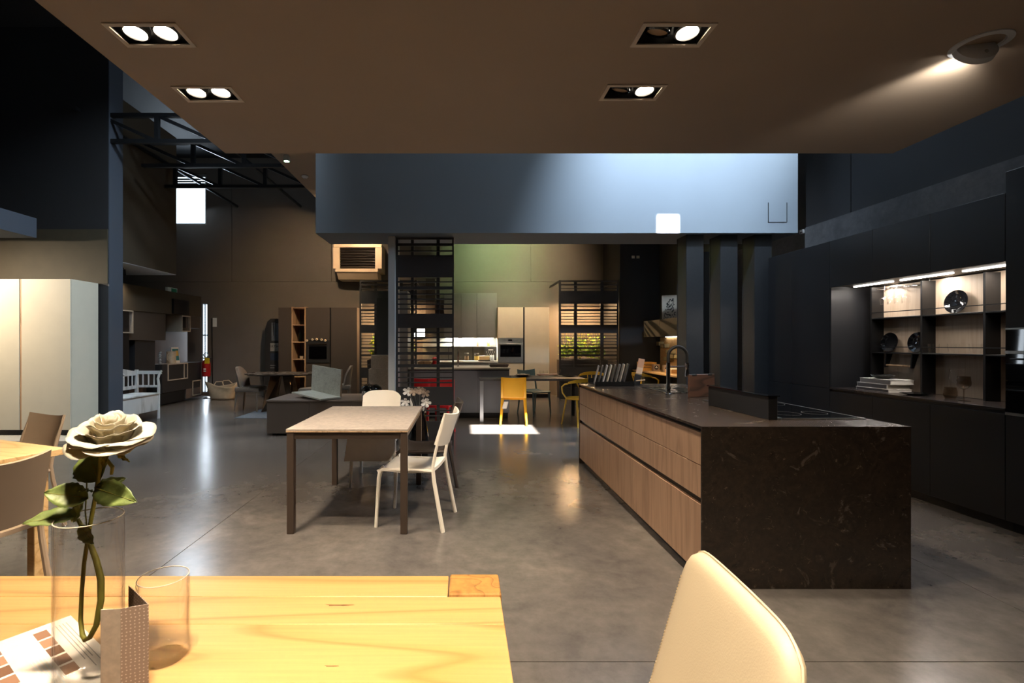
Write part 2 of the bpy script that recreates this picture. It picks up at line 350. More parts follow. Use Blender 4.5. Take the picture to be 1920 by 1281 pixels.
M['lamp_cool'] = glow('lit_lamp_cool', (1.0, 0.95, 0.88), 18.0)
M['led'] = glow('led_strip_white', (1.0, 0.94, 0.86), 14.0)
M['led_kitchen'] = glow('led_strip_kitchen', (1.0, 0.98, 0.86), 12.0)
M['lamp_off'] = plain('frosted_lamp_glass', S(170, 138, 104), 0.4)
M['lamp_trim'] = plain('off_white_trim', S(240, 226, 208), 0.45)

# ================================================================ THE SETTING
F_, CX_, HY_ = 907.0, 866.0, 643.0
def wx(px, d): return (px - CX_) * d / F_
def wz(py, d): return EYE - (py - HY_) * d / F_
def struct(name, mb, mat, label, cat='wall', parent=None):
    return tag(mb.build(name, mat, parent), label, cat, kind='structure')
def cells(mb, xs, ys, z0, z1, holes):
    for x0, x1 in zip(xs, xs[1:]):
        for y0, y1 in zip(ys, ys[1:]):
            cx, cy_ = (x0 + x1) / 2, (y0 + y1) / 2
            if any(h[0] < cx < h[1] and h[2] < cy_ < h[3] for h in holes): continue
            mb.box(x0, x1, y0, y1, z0, z1)
    return mb
# floor: base with slabs divided by saw-cut joints
fl = struct('floor', MB().box(-9.2, 5.0, -3.4, 13.0, -0.2, -0.006), M['joint'], 'dark polished concrete floor with thin saw-cut joints', 'floor')
FX = [-9.2, -6.2, -1.83, 2.85, 5.0]; FY = [-3.4, 2.07, 6.85, 11.2, 13.0]; g = 0.0025
for x0, x1 in zip(FX, FX[1:]):
    for y0, y1 in zip(FY, FY[1:]):
        MB().box(x0 + g, x1 - g, y0 + g, y1 - g, -0.006, 0.0).build('slab', M['concrete'], fl)
# roof with two roof lights
HOLES = [(0.15, 1.15, 1.92, 2.85), (2.50, 2.78, 3.13, 3.50)]
cl = cells(MB(), [-9.2, 0.15, 1.15, 2.50, 2.78, 5.0], [-3.4, 1.92, 2.85, 3.13, 3.50, 13.0], 6.2, 6.35, HOLES)
struct('ceiling', cl, M['wall_dark'], 'high dark warehouse roof above the hanging panels', 'ceiling')
# back wall: lower band, upper panels with shadow joints, window and door gap
WB = 12.6
bw = MB(); SX0, SX1 = -6.77, -6.635
bw.box(-9.2, SX0, WB, WB + 0.2, 0, 2.95).box(SX1, 5.0, WB, WB + 0.2, 0, 2.95).box(SX0, SX1, WB, WB + 0.2, 2.38, 2.95).box(SX0, SX1, WB, WB + 0.2, 0, 0.08)
bw.box(-9.2, -7.75, WB + 0.06, WB + 0.2, 2.95, 6.2).box(-6.66, 5.0, WB + 0.06, WB + 0.2, 2.95, 6.2).box(-7.75, -6.66, WB + 0.06, WB + 0.2, 2.95, 4.44).box(-7.75, -6.66, WB + 0.06, WB + 0.2, 5.78, 6.2)
wb = struct('wall_back', bw, M['wall_grey'], 'grey-brown back wall of tall panels behind the far kitchens')
PX = [-9.2, -8.6, -6.0, -3.4, -0.8, 1.8, 4.4, 5.0]
for x0, x1 in zip(PX, PX[1:]):
    m = MB()
    if x0 == -8.6:
        a, b = x0 + 0.008, x1 - 0.008
        m.box(a, -7.75, WB + 0.02, WB + 0.06, 2.96, 6.19).box(-6.66, b, WB + 0.02, WB + 0.06, 2.96, 6.19).box(-7.75, -6.66, WB + 0.02, WB + 0.06, 2.96, 4.44).box(-7.75, -6.66, WB + 0.02, WB + 0.06, 5.78, 6.19)
    else: m.box(x0 + 0.008, x1 - 0.008, WB + 0.02, WB + 0.06, 2.96, 6.19)
    m.build('panel', M['wall_grey'], wb)
wn = thing('window_1', 'bright high window with grey frame in the back wall', 'window', (-7.2, WB + 0.1, 4.44), kind='structure'); o = wn.location
f = MB(o); f.box(-7.75, -7.70, WB + 0.05, WB + 0.15, 4.44, 5.78).box(-6.71, -6.66, WB + 0.05, WB + 0.15, 4.44, 5.78).box(-7.70, -6.71, WB + 0.05, WB + 0.15, 4.44, 4.49).box(-7.70, -6.71, WB + 0.05, WB + 0.15, 5.70, 5.78).box(-7.70, -6.71, WB + 0.05, WB + 0.15, 5.44, 5.49)
f.build('window_frame', M['brushed'], wn)
MB(o).box(-7.70, -6.71, WB + 0.09, WB + 0.10, 4.49, 5.44).build('pane', M['pane'], wn)
MB(o).box(-7.70, -6.71, WB + 0.09, WB + 0.10, 5.49, 5.70).build('pane', M['pane'], wn)
bl = MB(o)
for i in range(3): bl.box(-7.69, -6.72, WB + 0.06, WB + 0.085, 5.505 + i * 0.06, 5.55 + i * 0.06)
bl.build('blind', M['grey_lam'], wn)
dr = thing('door_1', 'narrow glazed door gap glaring with daylight beside the storage unit', 'door', (-6.7, WB + 0.1, 0.08), kind='structure'); o = dr.location
MB(o).box(SX0, SX0 + 0.012, WB + 0.03, WB + 0.1, 0.08, 2.38).build('door_frame', M['brushed'], dr)
MB(o).box(SX1 - 0.012, SX1, WB + 0.03, WB + 0.1, 0.08, 2.38).build('door_frame', M['brushed'], dr)
MB(o).box(SX0 + 0.012, SX1 - 0.012, WB + 0.12, WB + 0.13, 0.08, 2.38).build('pane', M['pane'], dr)
for zz in (0.95, 1.55): MB(o).box(SX0, SX1, WB + 0.04, WB + 0.09, zz, zz + 0.03).build('door_bar', M['brushed'], dr)
# left, front and right outer walls
struct('wall_left', MB().box(-9.4, -9.2, -3.4, 12.8, 0, 6.2), M['wall_dark'], 'dark left outer wall of the showroom')
struct('wall_front', MB().box(-9.2, 5.0, -3.6, -3.4, 0, 6.2), M['wall_dark'], 'dark wall behind the near dining table')
rw = MB()
rw.box(4.66, 4.9, -3.4, 12.6, 0, 4.0).box(4.66, 4.9, -3.4, 4.1, 4.0, 6.2).box(4.66, 4.9, 5.9, 12.6, 4.0, 6.2).box(4.66, 4.9, 4.1, 5.9, 5.5, 6.2)
wr = struct('wall_right', rw, M['wall_dark'], 'near-black right wall of tall panels above the black kitchen')
MB().box(4.58, 4.66, -3.4, 8.2, 0, 2.9).build('concrete_band', M['wall_conc'], wr)
RY = [-3.4, -1.2, 1.1, 3.4, 5.75, 8.1, 10.4, 12.6]
for y0, y1 in zip(RY, RY[1:]):
    m = MB(); a, b = y0 + 0.008, y1 - 0.008
    if y0 < 4.1 < y1: m.box(4.625, 4.66, a, b, 2.91, 3.99).box(4.625, 4.66, a, 4.09, 4.0, 6.19).box(4.625, 4.66, 4.09, b, 5.5, 6.19)
    elif y0 < 5.9 < y1: m.box(4.625, 4.66, a, b, 2.91, 3.99).box(4.625, 4.66, 5.91, b, 4.0, 6.19)
    else: m.box(4.625, 4.66, a, b, 2.91, 6.19)
    m.build('panel', M['wall_dark'], wr)
wn = thing('window_2', 'high clerestory window in the right wall', 'window', (4.8, 5.0, 4.0), kind='structure'); o = wn.location
f = MB(o); f.box(4.72, 4.82, 4.1, 4.16, 4.0, 5.5).box(4.72, 4.82, 5.84, 5.9, 4.0, 5.5).box(4.72, 4.82, 4.16, 5.84, 4.0, 4.06).box(4.72, 4.82, 4.16, 5.84, 5.44, 5.5).build('window_frame', M['brushed'], wn)
MB(o).box(4.765, 4.775, 4.16, 5.84, 4.06, 5.44).build('pane', M['pane'], wn)

# hanging ceiling panel with recessed lamp openings
PZ = 2.865
FIX = [  # x0, y0, lamps lit (left, right)
    (-1.69, 2.264, (1, 1)), (-1.70, 2.823, (1, 1)), (0.85, 2.264, (0, 1)), (0.845, 2.805, (0, 1)), (-0.62, 0.42, (1, 1)), (0.72, 0.30, (1, 1))]
FW, FD, TR = 0.35, 0.183, 0.022
holes = [(x + TR, x + FW - TR, y + TR, y + FD - TR) for x, y, l in FIX]
xs = sorted(set([-1.87, 3.41] + [v for h in holes for v in h[:2]])); ys = sorted(set([-3.3, 3.83] + [v for h in holes for v in h[2:]]))
struct('ceiling_panel', cells(MB(), xs, ys, PZ, PZ + 0.20, holes), M['panel_brown'], 'large brown hanging ceiling panel over the foreground', 'ceiling panel')
struct('ceiling_panel', MB().box(-3.02, 4.6, 7.0, WB, 4.365, 4.5), M['panel_brown'], 'higher brown ceiling panel behind the blue beam', 'ceiling panel')
# blue-grey beam
bm_ = struct('ceiling_beam', MB().box(-1.87, 4.3, 6.19, 6.89, 2.77, 4.3), M['beam_blue'], 'wide blue-grey beam spanning behind the ceiling panel', 'beam')
hb = MB()
for x0, x1, z0, z1 in ((wx(1440, 6.19), wx(1440, 6.19) + 0.006, 2.91, 3.16), (wx(1475, 6.19), wx(1475, 6.19) + 0.006, 2.91, 3.16), (wx(1440, 6.19), wx(1475, 6.19), 2.905, 2.911)):
    hb.box(x0, x1, 6.186, 6.19, z0, z1)
hb.build('hatch_outline', M['black_edge'], bm_)
# left partition, soffits
struct('wall_partition', MB().box(-9.2, -5.41, 7.40, 7.70, 0, 6.2), M['wall_dark'], 'dark partition wall standing behind the ivory wardrobe')
MB().box(-5.41, -5.395, 7.40, 7.70, 0, 6.2).build('daylit_end', M['blue_dark'], bpy.data.objects['wall_partition'])  # blue daylight on the wall end, put into this face's colour
MB().box(-9.2, -5.41, 7.385, 7.40, 2.27, 3.1).build('lamplit_band', plain('lamplit_wall_brown', S(64, 57, 42), 0.7), bpy.data.objects['wall_partition'])  # lamplit part of the same wall, its glow put into the colour
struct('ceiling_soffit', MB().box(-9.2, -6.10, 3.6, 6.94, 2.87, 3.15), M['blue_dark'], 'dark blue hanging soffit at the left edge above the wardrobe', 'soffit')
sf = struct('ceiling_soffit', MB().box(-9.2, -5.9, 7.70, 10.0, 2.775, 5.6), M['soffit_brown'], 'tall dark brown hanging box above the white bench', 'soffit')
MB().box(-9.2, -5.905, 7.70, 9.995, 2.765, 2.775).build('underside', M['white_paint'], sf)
# black columns carrying the beam
for i, (xa, lab) in enumerate(((2.915, 'black steel column beside the tap, leftmost of three'), (3.356, 'middle black steel column of three under the blue beam'), (3.80, 'black steel column nearest the black tall cabinets'))):
    c = thing('steel_column', lab, 'column', (xa + 0.11, 6.42, 0), group='black columns under the blue beam', kind='structure'); o = c.location
    MB(o).box(xa, xa + 0.225, 6.28, 6.30, 0.012, 2.77, 0.003).build('flange', M['steel_black'], c)
    MB(o).box(xa, xa + 0.225, 6.54, 6.56, 0.012, 2.77, 0.003).build('flange', M['steel_black'], c)
    MB(o).box(xa + 0.004, xa + 0.014, 6.30, 6.54, 0.012, 2.77).build('web', M['steel_black'], c)
    MB(o).box(xa + 0.211, xa + 0.221, 6.30, 6.54, 0.012, 2.77).build('web', M['steel_black'], c)
    MB(o).box(xa - 0.015, xa + 0.24, 6.26, 6.58, 0.0, 0.012).build('base_plate', M['steel_black'], c)
# dark return wall at the back right with the study alcove beyond it
struct('wall_return', MB().box(3.68, 4.66, 11.25, 12.6, 0, 4.365), M['wall_dark'], 'black return wall between the right lattice and the study alcove')
MB().box(3.95, 4.02, 11.24, 11.25, 3.33, 3.39).build('socket', M['cream_lam'], bpy.data.objects['wall_return'])
MB().box(4.06, 4.13, 11.24, 11.25, 3.33, 3.39).build('socket', M['cream_lam'], bpy.data.objects['wall_return'])
struct('wall_alcove', MB().box(4.60, 4.66, 8.2, 11.25, 0, 4.365), M['wall_green'], 'dark olive wall of the study alcove')
struct('wall_stub', MB().box(3.98, 4.60, 8.15, 8.20, 0, 2.9), M['wall_dark'], 'dark end wall between the black kitchen and the study alcove')
# trusses
def truss(Y, xa, xb, off, label):
    t = thing('roof_truss', label, 'truss', (xa, Y, 4.47), group='black roof trusses', kind='structure'); o = t.location
    zt, zb, p = 4.865, 4.465, 0.89; s = 0.03
    MB(o).box(xa, xb, Y - s, Y + s, zt - s, zt + s).build('top_chord', M['steel_black'], t)
    MB(o).box(xa, xb, Y - s, Y + s, zb - s, zb + s).build('bottom_chord', M['steel_black'], t)
    k = off
    while k < xb - 0.02:
        if k > xa: MB(o).box(k - s, k + s, Y - s, Y + s, zb + s, zt - s).build('strut', M['steel_black'], t)
        a, b = max(k, xa), min(k + p, xb)
        if b - a > 0.3:
            z_ = lambda q: zt - (zt - zb) * (q - k) / p
            MB(o).bar((a, Y, z_(a)), (b, Y, z_(b)), 0.034).build('diagonal', M['steel_black'], t)
        k += p
truss(7.45, -8.9, -3.15, wx(295, 7.45) - 5 * 0.89, 'nearest black lattice roof truss above the white bench')
truss(8.47, wx(267, 8.47), -3.15, wx(267, 8.47), 'middle black lattice roof truss in front of the high window')
truss(9.59, wx(310, 9.59), -3.05, wx(413, 9.59) - 2 * 0.89, 'farthest black lattice roof truss just above the high window')
for xx, lab in ((-5.85, 'left black longitudinal rail hanging the roof trusses'), (-4.2, 'right black longitudinal rail hanging the roof trusses')):
    tag(MB().box(xx - 0.02, xx + 0.02, 7.3, 12.62, 4.895, 4.945).build('truss_rail', M['steel_black']), lab, 'rail', kind='structure')
# ---------------------------------------------------------------- recessed ceiling lamps
def fixture(x, y, lit, label, pw):
    t = thing('recessed_spotlight', label, 'ceiling light', (x + FW / 2, y + FD / 2, PZ), group='recessed twin spotlights'); o = t.location
    z = PZ
    f = MB(o)
    f.box(x, x + FW, y, y + TR, z - 0.006, z).box(x, x + FW, y + FD - TR, y + FD, z - 0.006, z).box(x, x + TR, y + TR, y + FD - TR, z - 0.006, z).box(x + FW - TR, x + FW, y + TR, y + FD - TR, z - 0.006, z)
    f.build('trim_frame', M['lamp_trim'], t)
    h = MB(o); a, b, c, d = x + TR, x + FW - TR, y + TR, y + FD - TR
    h.box(a, a + 0.003, c, d, z, z + 0.1).box(b - 0.003, b, c, d, z, z + 0.1).box(a, b, c, c + 0.003, z, z + 0.1).box(a, b, d - 0.003, d, z, z + 0.1).box(a, b, c, d, z + 0.1, z + 0.104)
    h.build('housing', M['black_edge'], t)
    for k, (cx, on) in enumerate(((x + FW * 0.29, lit[0]), (x + FW * 0.71, lit[1]))):
        cyy = y + FD / 2; e = Euler((R(14 if not on else -6), R(12 if not on else 0), 0))
        lm = MB(o).lathe([(0.062, 0.03), (0.062, 0.0), (0.052, -0.006), (0.048, 0.004), (0.048, 0.03)], (cx, cyy, z + 0.012), 24, e).build('gimbal_ring', M['black_gloss'] if not on else M['steel_black'], t, smooth=True)
        MB(o).lathe([(0, -0.002), (0.047, 0.004), (0.047, 0.02), (0, 0.02)], (cx, cyy, z + 0.012), 24, e).build('lamp', M['lamp_warm'] if on else M['lamp_off'], t, smooth=True)
        if on: light('spot_lamp', 'SPOT', (cx, cyy, z + 0.004), pw, WARM, tgt=(cx, cyy + (0.75 if y > 2 else 0.1), 0), size=0.04, angle=116, blend=0.9, parent=t)
LB = ['double recessed spotlight at top left, both lamps glaring, nearer the camera', 'double recessed spotlight at left, both lamps glaring, farther of the pair', 'double recessed spotlight at right with one lamp off, nearer the camera', 'double recessed spotlight at right with one lamp tilted off, farther of the pair',
      'double recessed spotlight above the near oak table', 'double recessed spotlight above the near cream chair']
PW = [210, 210, 260, 260, 225, 150]
for (x, y, l), lb, pw in zip(FIX, LB, PW): fixture(x, y, l, lb, pw)
# round adjustable downlight
t = thing('round_spotlight', 'round white tilted spotlight grazing the brown ceiling panel', 'ceiling light', (2.60, 2.425, PZ)); o = t.location
MB(o).lathe([(0.085, 0), (0.118, 0), (0.118, -0.006), (0.09, -0.008), (0.085, 0)], (2.60, 2.425, PZ), 40).build('trim_ring', M['white_paint'], t, smooth=True)
e = Euler((R(62), 0, R(-14)))
MB(o).lathe([(0, 0.02), (0.06, 0.02), (0.085, 0.0), (0.086, -0.03), (0.078, -0.034), (0.07, -0.026), (0.0, -0.024)], (2.60, 2.44, PZ - 0.012), 36, e).build('tilting_head', M['white_paint'], t, smooth=True)
MB(o).lathe([(0, -0.027), (0.066, -0.029), (0.066, -0.026), (0, -0.024)], (2.60, 2.44, PZ - 0.012), 30, e).build('lamp', M['lamp_cool'], t, smooth=True)
MB(o).tube([(2.58, 2.38, PZ - 0.06), (2.575, 2.37, PZ - 0.072)], 0.006, 8).build('latch', M['brushed'], t)
light('round_spot_lamp', 'SPOT', (2.61, 2.475, PZ - 0.045), 44, (1.0, 0.95, 0.86), tgt=(3.05, 4.1, PZ - 0.17), size=0.05, angle=95, blend=0.8, parent=t)
# green spotlight and smoke detector on the higher panel
t = thing('green_spotlight', 'small green spotlight glowing on the higher ceiling panel', 'spotlight', (-2.80, 7.73, 4.365)); o = t.location
MB(o).lathe([(0, 0), (0.04, 0), (0.04, -0.02), (0.05, -0.025), (0.05, -0.10), (0.042, -0.10), (0.038, -0.085), (0, -0.085)], (-2.80, 7.73, 4.365), 20).build('housing', M['white_paint'], t, smooth=True)
MB(o).lathe([(0, -0.108), (0.025, -0.104), (0.04, -0.094), (0.04, -0.088), (0, -0.088)], (-2.80, 7.73, 4.365), 20).build('lamp', M['lamp_green'], t, smooth=True)
light('green_lamp', 'SPOT', (-2.80, 7.73, 4.24), 12, (0.45, 1.0, 0.5), tgt=(-2.6, 9.5, 0), size=0.04, angle=120, blend=0.8, parent=t)
t = thing('smoke_detector', 'small round white smoke detector on the higher ceiling panel', 'detector', (-2.82, 8.7, 4.365)); o = t.location
MB(o).lathe([(0, 0), (0.06, 0), (0.06, -0.015), (0.045, -0.03), (0.03, -0.04), (0, -0.042)], (-2.82, 8.7, 4.365), 24).build('base', M['white_paint'], t, smooth=True)
MB(o).lathe([(0, -0.043), (0.012, -0.044), (0.012, -0.05), (0, -0.052)], (-2.82, 8.7, 4.365), 12).build('sensor_cap', M['brushed'], t, smooth=True)
# track spots on the far ceiling panel and above the beam (hidden from here, they light the far displays)
def track_spot(loc, tgt, pw, colr, label, ang=70, emat='lamp_warm'):
    t = thing('track_spotlight', label, 'spotlight', loc); o = Vector(loc); d = (Vector(tgt) - o).normalized(); q = d.to_track_quat('-Z', 'Y').to_euler()
    MB(o).tube([o, o + Vector((0, 0, -0.05))], 0.012, 8).build('stem', M['black_matt'], t)
    c = o + Vector((0, 0, -0.08))
    MB(o).lathe([(0, 0.05), (0.035, 0.05), (0.04, 0.03), (0.04, -0.06), (0.034, -0.06), (0.032, -0.045), (0, -0.045)], c, 16, q).build('head', M['black_matt'], t, smooth=True)
    MB(o).lathe([(0, -0.048), (0.031, -0.05), (0.031, -0.046), (0, -0.046)], c, 16, q).build('lamp', M[emat], t)
    light('track_lamp', 'SPOT', c + d * 0.07, pw, colr, tgt=c + d * 3, size=0.04, angle=ang, blend=1.0, parent=t)
track_spot((-2.2, 11.2, 4.365), (-2.5, 12.6, 2.9), 95, WARM2, 'black track spot lighting the back wall near the heater', 90)
track_spot((0.9, 10.6, 4.365), (0.95, 12.6, 3.7), 300, (0.62, 1.0, 0.46), 'black track spot washing the back wall green', 95, 'lamp_green')
track_spot((1.3, 10.2, 4.365), (1.4, 12.0, 1.4), 320, WARM, 'black track spot lighting the cream oven cabinets', 75)
track_spot((1.4, 8.6, 4.365), (1.4, 8.9, 0.7), 170, WARM, 'black track spot above the slate dining table', 80)
track_spot((-0.3, 9.2, 4.365), (-0.2, 10.0, 0.9), 150, WARM, 'black track spot above the grey peninsula', 80)
track_spot((-2.4, 9.0, 4.365), (-3.4, 10.6, 0.8), 320, WARM, 'black track spot above the boat-shaped table', 80)
track_spot((-2.0, 7.4, 4.365), (-2.0, 7.7, 0.4), 110, WARM, 'black track spot above the low sideboard', 80)
track_spot((2.3, 4.25, 6.2), (2.70, 6.19, 3.15), 2300, (0.66, 0.82, 1.0), 'added roof spotlight imitating cool daylight on the blue beam', 66, 'lamp_cool')  # unseen lamp added to shape the daylight gradient on the beam
track_spot((-7.3, 5.7, 2.87), (-6.5, 6.95, 1.3), 380, WARM, 'black track spot above the ivory wardrobe', 130)
track_spot((-8.2, 6.0, 2.87), (-8.0, 7.4, 2.2), 45, WARM2, 'black track spot above the wardrobe corner', 130)
track_spot((-6.3, 9.0, 2.765), (-6.5, 9.4, 0.5), 30, WARM, 'black track spot above the white bench', 110)
track_spot((-2.7, 9.4, 4.365), (-3.9, 12.6, 2.9), 330, WARM2, 'black track spot aimed at the back wall over the tall oven unit', 85)
track_spot((2.2, 10.2, 4.365), (1.7, 12.6, 3.4), 300, WARM2, 'black track spot aimed at the back wall over the right lattice', 88)
rf = thing('added_light_panel', 'added glowing panel filling the open left aisle with cool light', 'added light panel', (-2.35, 5.6, 6.15), kind='structure'); o = rf.location
MB(o).box(-2.8, -1.9, 5.15, 6.05, 6.17, 6.20).build('glow_face', glow('added_panel_glow', (0.75, 0.87, 1.0), 3.0), rf)  # added glowing panel under a closed roof, stands in for daylight
m = MB(o); m.box(-2.86, -2.8, 5.09, 6.11, 6.14, 6.2).box(-1.9, -1.84, 5.09, 6.11, 6.14, 6.2).box(-2.8, -1.9, 5.09, 5.15, 6.14, 6.2).box(-2.8, -1.9, 6.05, 6.11, 6.14, 6.2).build('frame', M['brushed'], rf)
t = thing('wall_sensor', 'tiny white sensor on the concrete band right of the blue beam', 'sensor', (4.575, 6.49, 2.84)); o = t.location
MB(o).box(4.55, 4.58, 6.46, 6.52, 2.83, 2.88, 0.004).build('case', M['white_paint'], t); MB(o).box(4.546, 4.55, 6.475, 6.505, 2.835, 2.85).build('lens', M['black_edge'], t)

# ================================================================ KITCHEN ISLAND
IX0, IX1, IY0, IY1, IH = 1.33, 2.49, 2.68, 5.50, 0.90
isl = thing('kitchen_island', 'long kitchen island with oak drawers and dark marble top and end', 'kitchen island', (1.91, 4.09, 0)); o = isl.location
tp = MB(o)
SK = (1.90, 2.32, 4.46, 5.02)
cells(tp, [IX0, SK[0], SK[1], IX1], [IY0, SK[2], SK[3], IY1], IH - 0.014, IH, [(SK[0], SK[1], SK[2], SK[3])])
tp.build('worktop', M['stone'], isl)
MB(o).box(IX0, IX1, IY0, IY0 + 0.014, 0, IH - 0.014, 0.001).build('end_panel', M['stone'], isl)
MB(o).box(IX0, IX1, IY1 - 0.014, IY1, 0, IH - 0.014, 0.001).build('end_panel', M['stone'], isl)
MB(o).box(IX0 + 0.05, IX1 - 0.03, IY0 + 0.02, IY1 - 0.02, 0.06, IH - 0.25).build('carcass', M['black_edge'], isl)
MB(o).box(IX0 + 0.05, SK[0] - 0.02, IY0 + 0.02, IY1 - 0.02, IH - 0.25, IH - 0.016).build('carcass', M['black_edge'], isl)
MB(o).box(IX0 + 0.06, IX1 - 0.06, IY0 + 0.03, IY1 - 0.03, 0.0, 0.06).build('plinth', M['black_edge'], isl)
MB(o).box(IX0 + 0.028, IX0 + 0.05, IY0 + 0.014, IY1 - 0.014, IH - 0.045, IH - 0.016).build('grip_channel', M['black_edge'], isl)
MB(o).box(IX0 + 0.028, IX0 + 0.05, IY0 + 0.014, IY1 - 0.014, 0.455, 0.495).build('grip_channel', M['black_edge'], isl)
UY = [IY0 + 0.016, 3.75, 4.60, IY1 - 0.016]
for y0, y1 in zip(UY, UY[1:]):
    for z0, z1 in ((0.062, 0.458), (0.495, 0.676), (0.680, 0.862)):
        MB(o).box(IX0 + 0.006, IX0 + 0.028, y0 + 0.0006, y1 - 0.0006, z0, z1, 0.001).build('drawer_front', M['oak_island'], isl)
MB(o).box(IX1 - 0.03, IX1 - 0.008, IY0 + 0.016, IY1 - 0.016, 0.06, IH - 0.02, 0.001).build('back_panel', M['black_matt'], isl)
# sink with drainer, tap
sk = thing('kitchen_sink', 'stainless inset sink in the marble island top', 'sink', (2.11, 4.74, IH)); o = sk.location; x0, x1, y0, y1 = SK
m = MB(o); e_ = 0.02
m.box(x0 - e_, x1 + e_, y0 - e_, y0, IH + 0.0006, IH + 0.004).box(x0 - e_, x1 + e_, y1, y1 + e_, IH + 0.0006, IH + 0.004).box(x0 - e_, x0, y0, y1, IH + 0.0006, IH + 0.004).box(x1, x1 + e_, y0, y1, IH + 0.0006, IH + 0.004)
m.build('rim', M['chrome'], sk)
m = MB(o); a = 0.003
m.box(x0 + a, x0 + 2 * a, y0 + a, y1 - a, 0.72, IH).box(x1 - 2 * a, x1 - a, y0 + a, y1 - a, 0.72, IH).box(x0 + 2 * a, x1 - 2 * a, y0 + a, y0 + 2 * a, 0.72, IH).box(x0 + 2 * a, x1 - 2 * a, y1 - 2 * a, y1 - a, 0.72, IH).box(x0 + a, x1 - a, y0 + a, y1 - a, 0.717, 0.72)
m.build('basin', M['brushed'], sk)
MB(o).lathe([(0, 0.721), (0.04, 0.722), (0.045, 0.7205), (0, 0.7205)], (2.11, 4.74, 0), 20).build('drain', M['chrome'], sk)
for k in range(3): MB(o).box(x0 + 0.04 + k * 0.06, x0 + 0.055 + k * 0.06, y0 - 0.02, y1 + 0.02, IH + 0.004, IH + 0.010).build('grate_bar', M['chrome'], sk)
tx, ty = wx(1253, 4.36), 4.36
tap = thing('kitchen_tap', 'tall chrome spring kitchen tap with black arched hose', 'tap', (tx, ty, IH)); o = tap.location
MB(o).lathe([(0, 0), (0.03, 0), (0.03, 0.006), (0.02, 0.012), (0.02, 0.07), (0.017, 0.08), (0.017, 0.285), (0, 0.285)], (tx, ty, IH), 20).build('body', M['chrome'], tap, smooth=True)
zz = IH + 0.285; rad = 0.085
pts = [(tx, ty, zz - 0.01), (tx, ty, zz + 0.06)] + [(tx + rad - rad * math.cos(a), ty, zz + 0.06 + rad * 1.0 * math.sin(a)) for a in [math.pi * k / 14 for k in range(1, 14)]] + [(tx + 2 * rad, ty, zz + 0.06), (tx + 2 * rad, ty, zz + 0.0)]
MB(o).tube(pts, 0.014, 10).build('hose', M['rubber'], tap, smooth=True)
sp = MB(o)
for k in range(26):
    p = pts[1 + int(k * (len(pts) - 3) / 26)]; q = pts[2 + int(k * (len(pts) - 3) / 26)]
MB(o).tube([(tx + 0.015, ty, zz - 0.035), (tx + 2 * rad - 0.016, ty, zz - 0.035)], 0.005, 8).build('holder_arm', M['chrome'], tap, smooth=True)
MB(o).lathe([(0, 0.0), (0.017, 0.0), (0.019, -0.02), (0.016, -0.03), (0.017, -0.075), (0.020, -0.1), (0.020, -0.125), (0.0, -0.125)], (tx + 2 * rad, ty, zz), 16).build('spray_head', M['chrome'], tap, smooth=True)
MB(o).tube([(tx, ty - 0.018, IH + 0.05), (tx - 0.01, ty - 0.06, IH + 0.055), (tx - 0.02, ty - 0.10, IH + 0.075)], [0.008, 0.006, 0.005], 8).build('lever', M['chrome'], tap, smooth=True)
# hob and downdraft hood
hob = thing('induction_hob', 'flush black glass induction hob on the island', 'hob', (2.20, 3.42, IH)); o = hob.location
MB(o).box(1.955, 2.445, 2.95, 3.90, IH, IH + 0.006, 0.001).build('glass_plate', M['black_glass'], hob)
m = MB(o); m.box(1.945, 1.955, 2.94, 3.91, IH, IH + 0.0068).box(2.445, 2.455, 2.94, 3.91, IH, IH + 0.0068).box(1.955, 2.445, 2.94, 2.95, IH, IH + 0.0068).box(1.955, 2.445, 3.90, 3.91, IH, IH + 0.0068)
m.build('bezel', M['brushed'], hob)
for cx, cyy, r in ((2.10, 3.15, 0.09), (2.31, 3.17, 0.07), (2.10, 3.66, 0.07), (2.31, 3.64, 0.10)):
    MB(o).lathe([(r, 0.0062), (r + 0.002, 0.0062), (r + 0.002, 0.0066), (r, 0.0066), (r, 0.0062)], (cx, cyy, IH), 32).build('cooking_zone', M['grey_lam'], hob)
hd = thing('downdraft_hood', 'black downdraft extractor risen from the island top', 'extractor', (1.88, 3.27, IH)); o = hd.location
MB(o).box(1.845, 1.90, 2.91, 3.62, IH, IH + 0.142, 0.002).build('body', M['black_matt'], hd)
MB(o).box(1.835, 1.912, 2.905, 3.625, IH + 0.142, IH + 0.148, 0.001).build('glass_cap', M['black_glass'], hd)
MB(o).box(1.90, 1.905, 2.96, 3.57, IH + 0.03, IH + 0.12).build('intake_grille', M['void'], hd)
MB(o).box(1.905, 1.925, 2.92, 3.61, IH, IH + 0.010).build('slot_trim', M['brushed'], hd)
# cutting board standing on the top
cb = thing('cutting_board', 'dark walnut cutting board standing on its edge on the island', 'cutting board', (2.06, 4.16, IH), math.atan2(0.16, 0.40))
MB().box(-0.145, 0.145, -0.011, 0.011, 0.0, 0.195, 0.003).build('board', M['walnut'], cb)
for s_ in (-1, 1): MB().box(s_ * 0.09 - 0.025, s_ * 0.09 + 0.025, -0.0125, 0.0125, 0.180, 0.1965, 0.001).build('grip_inlay', M['rubber'], cb)
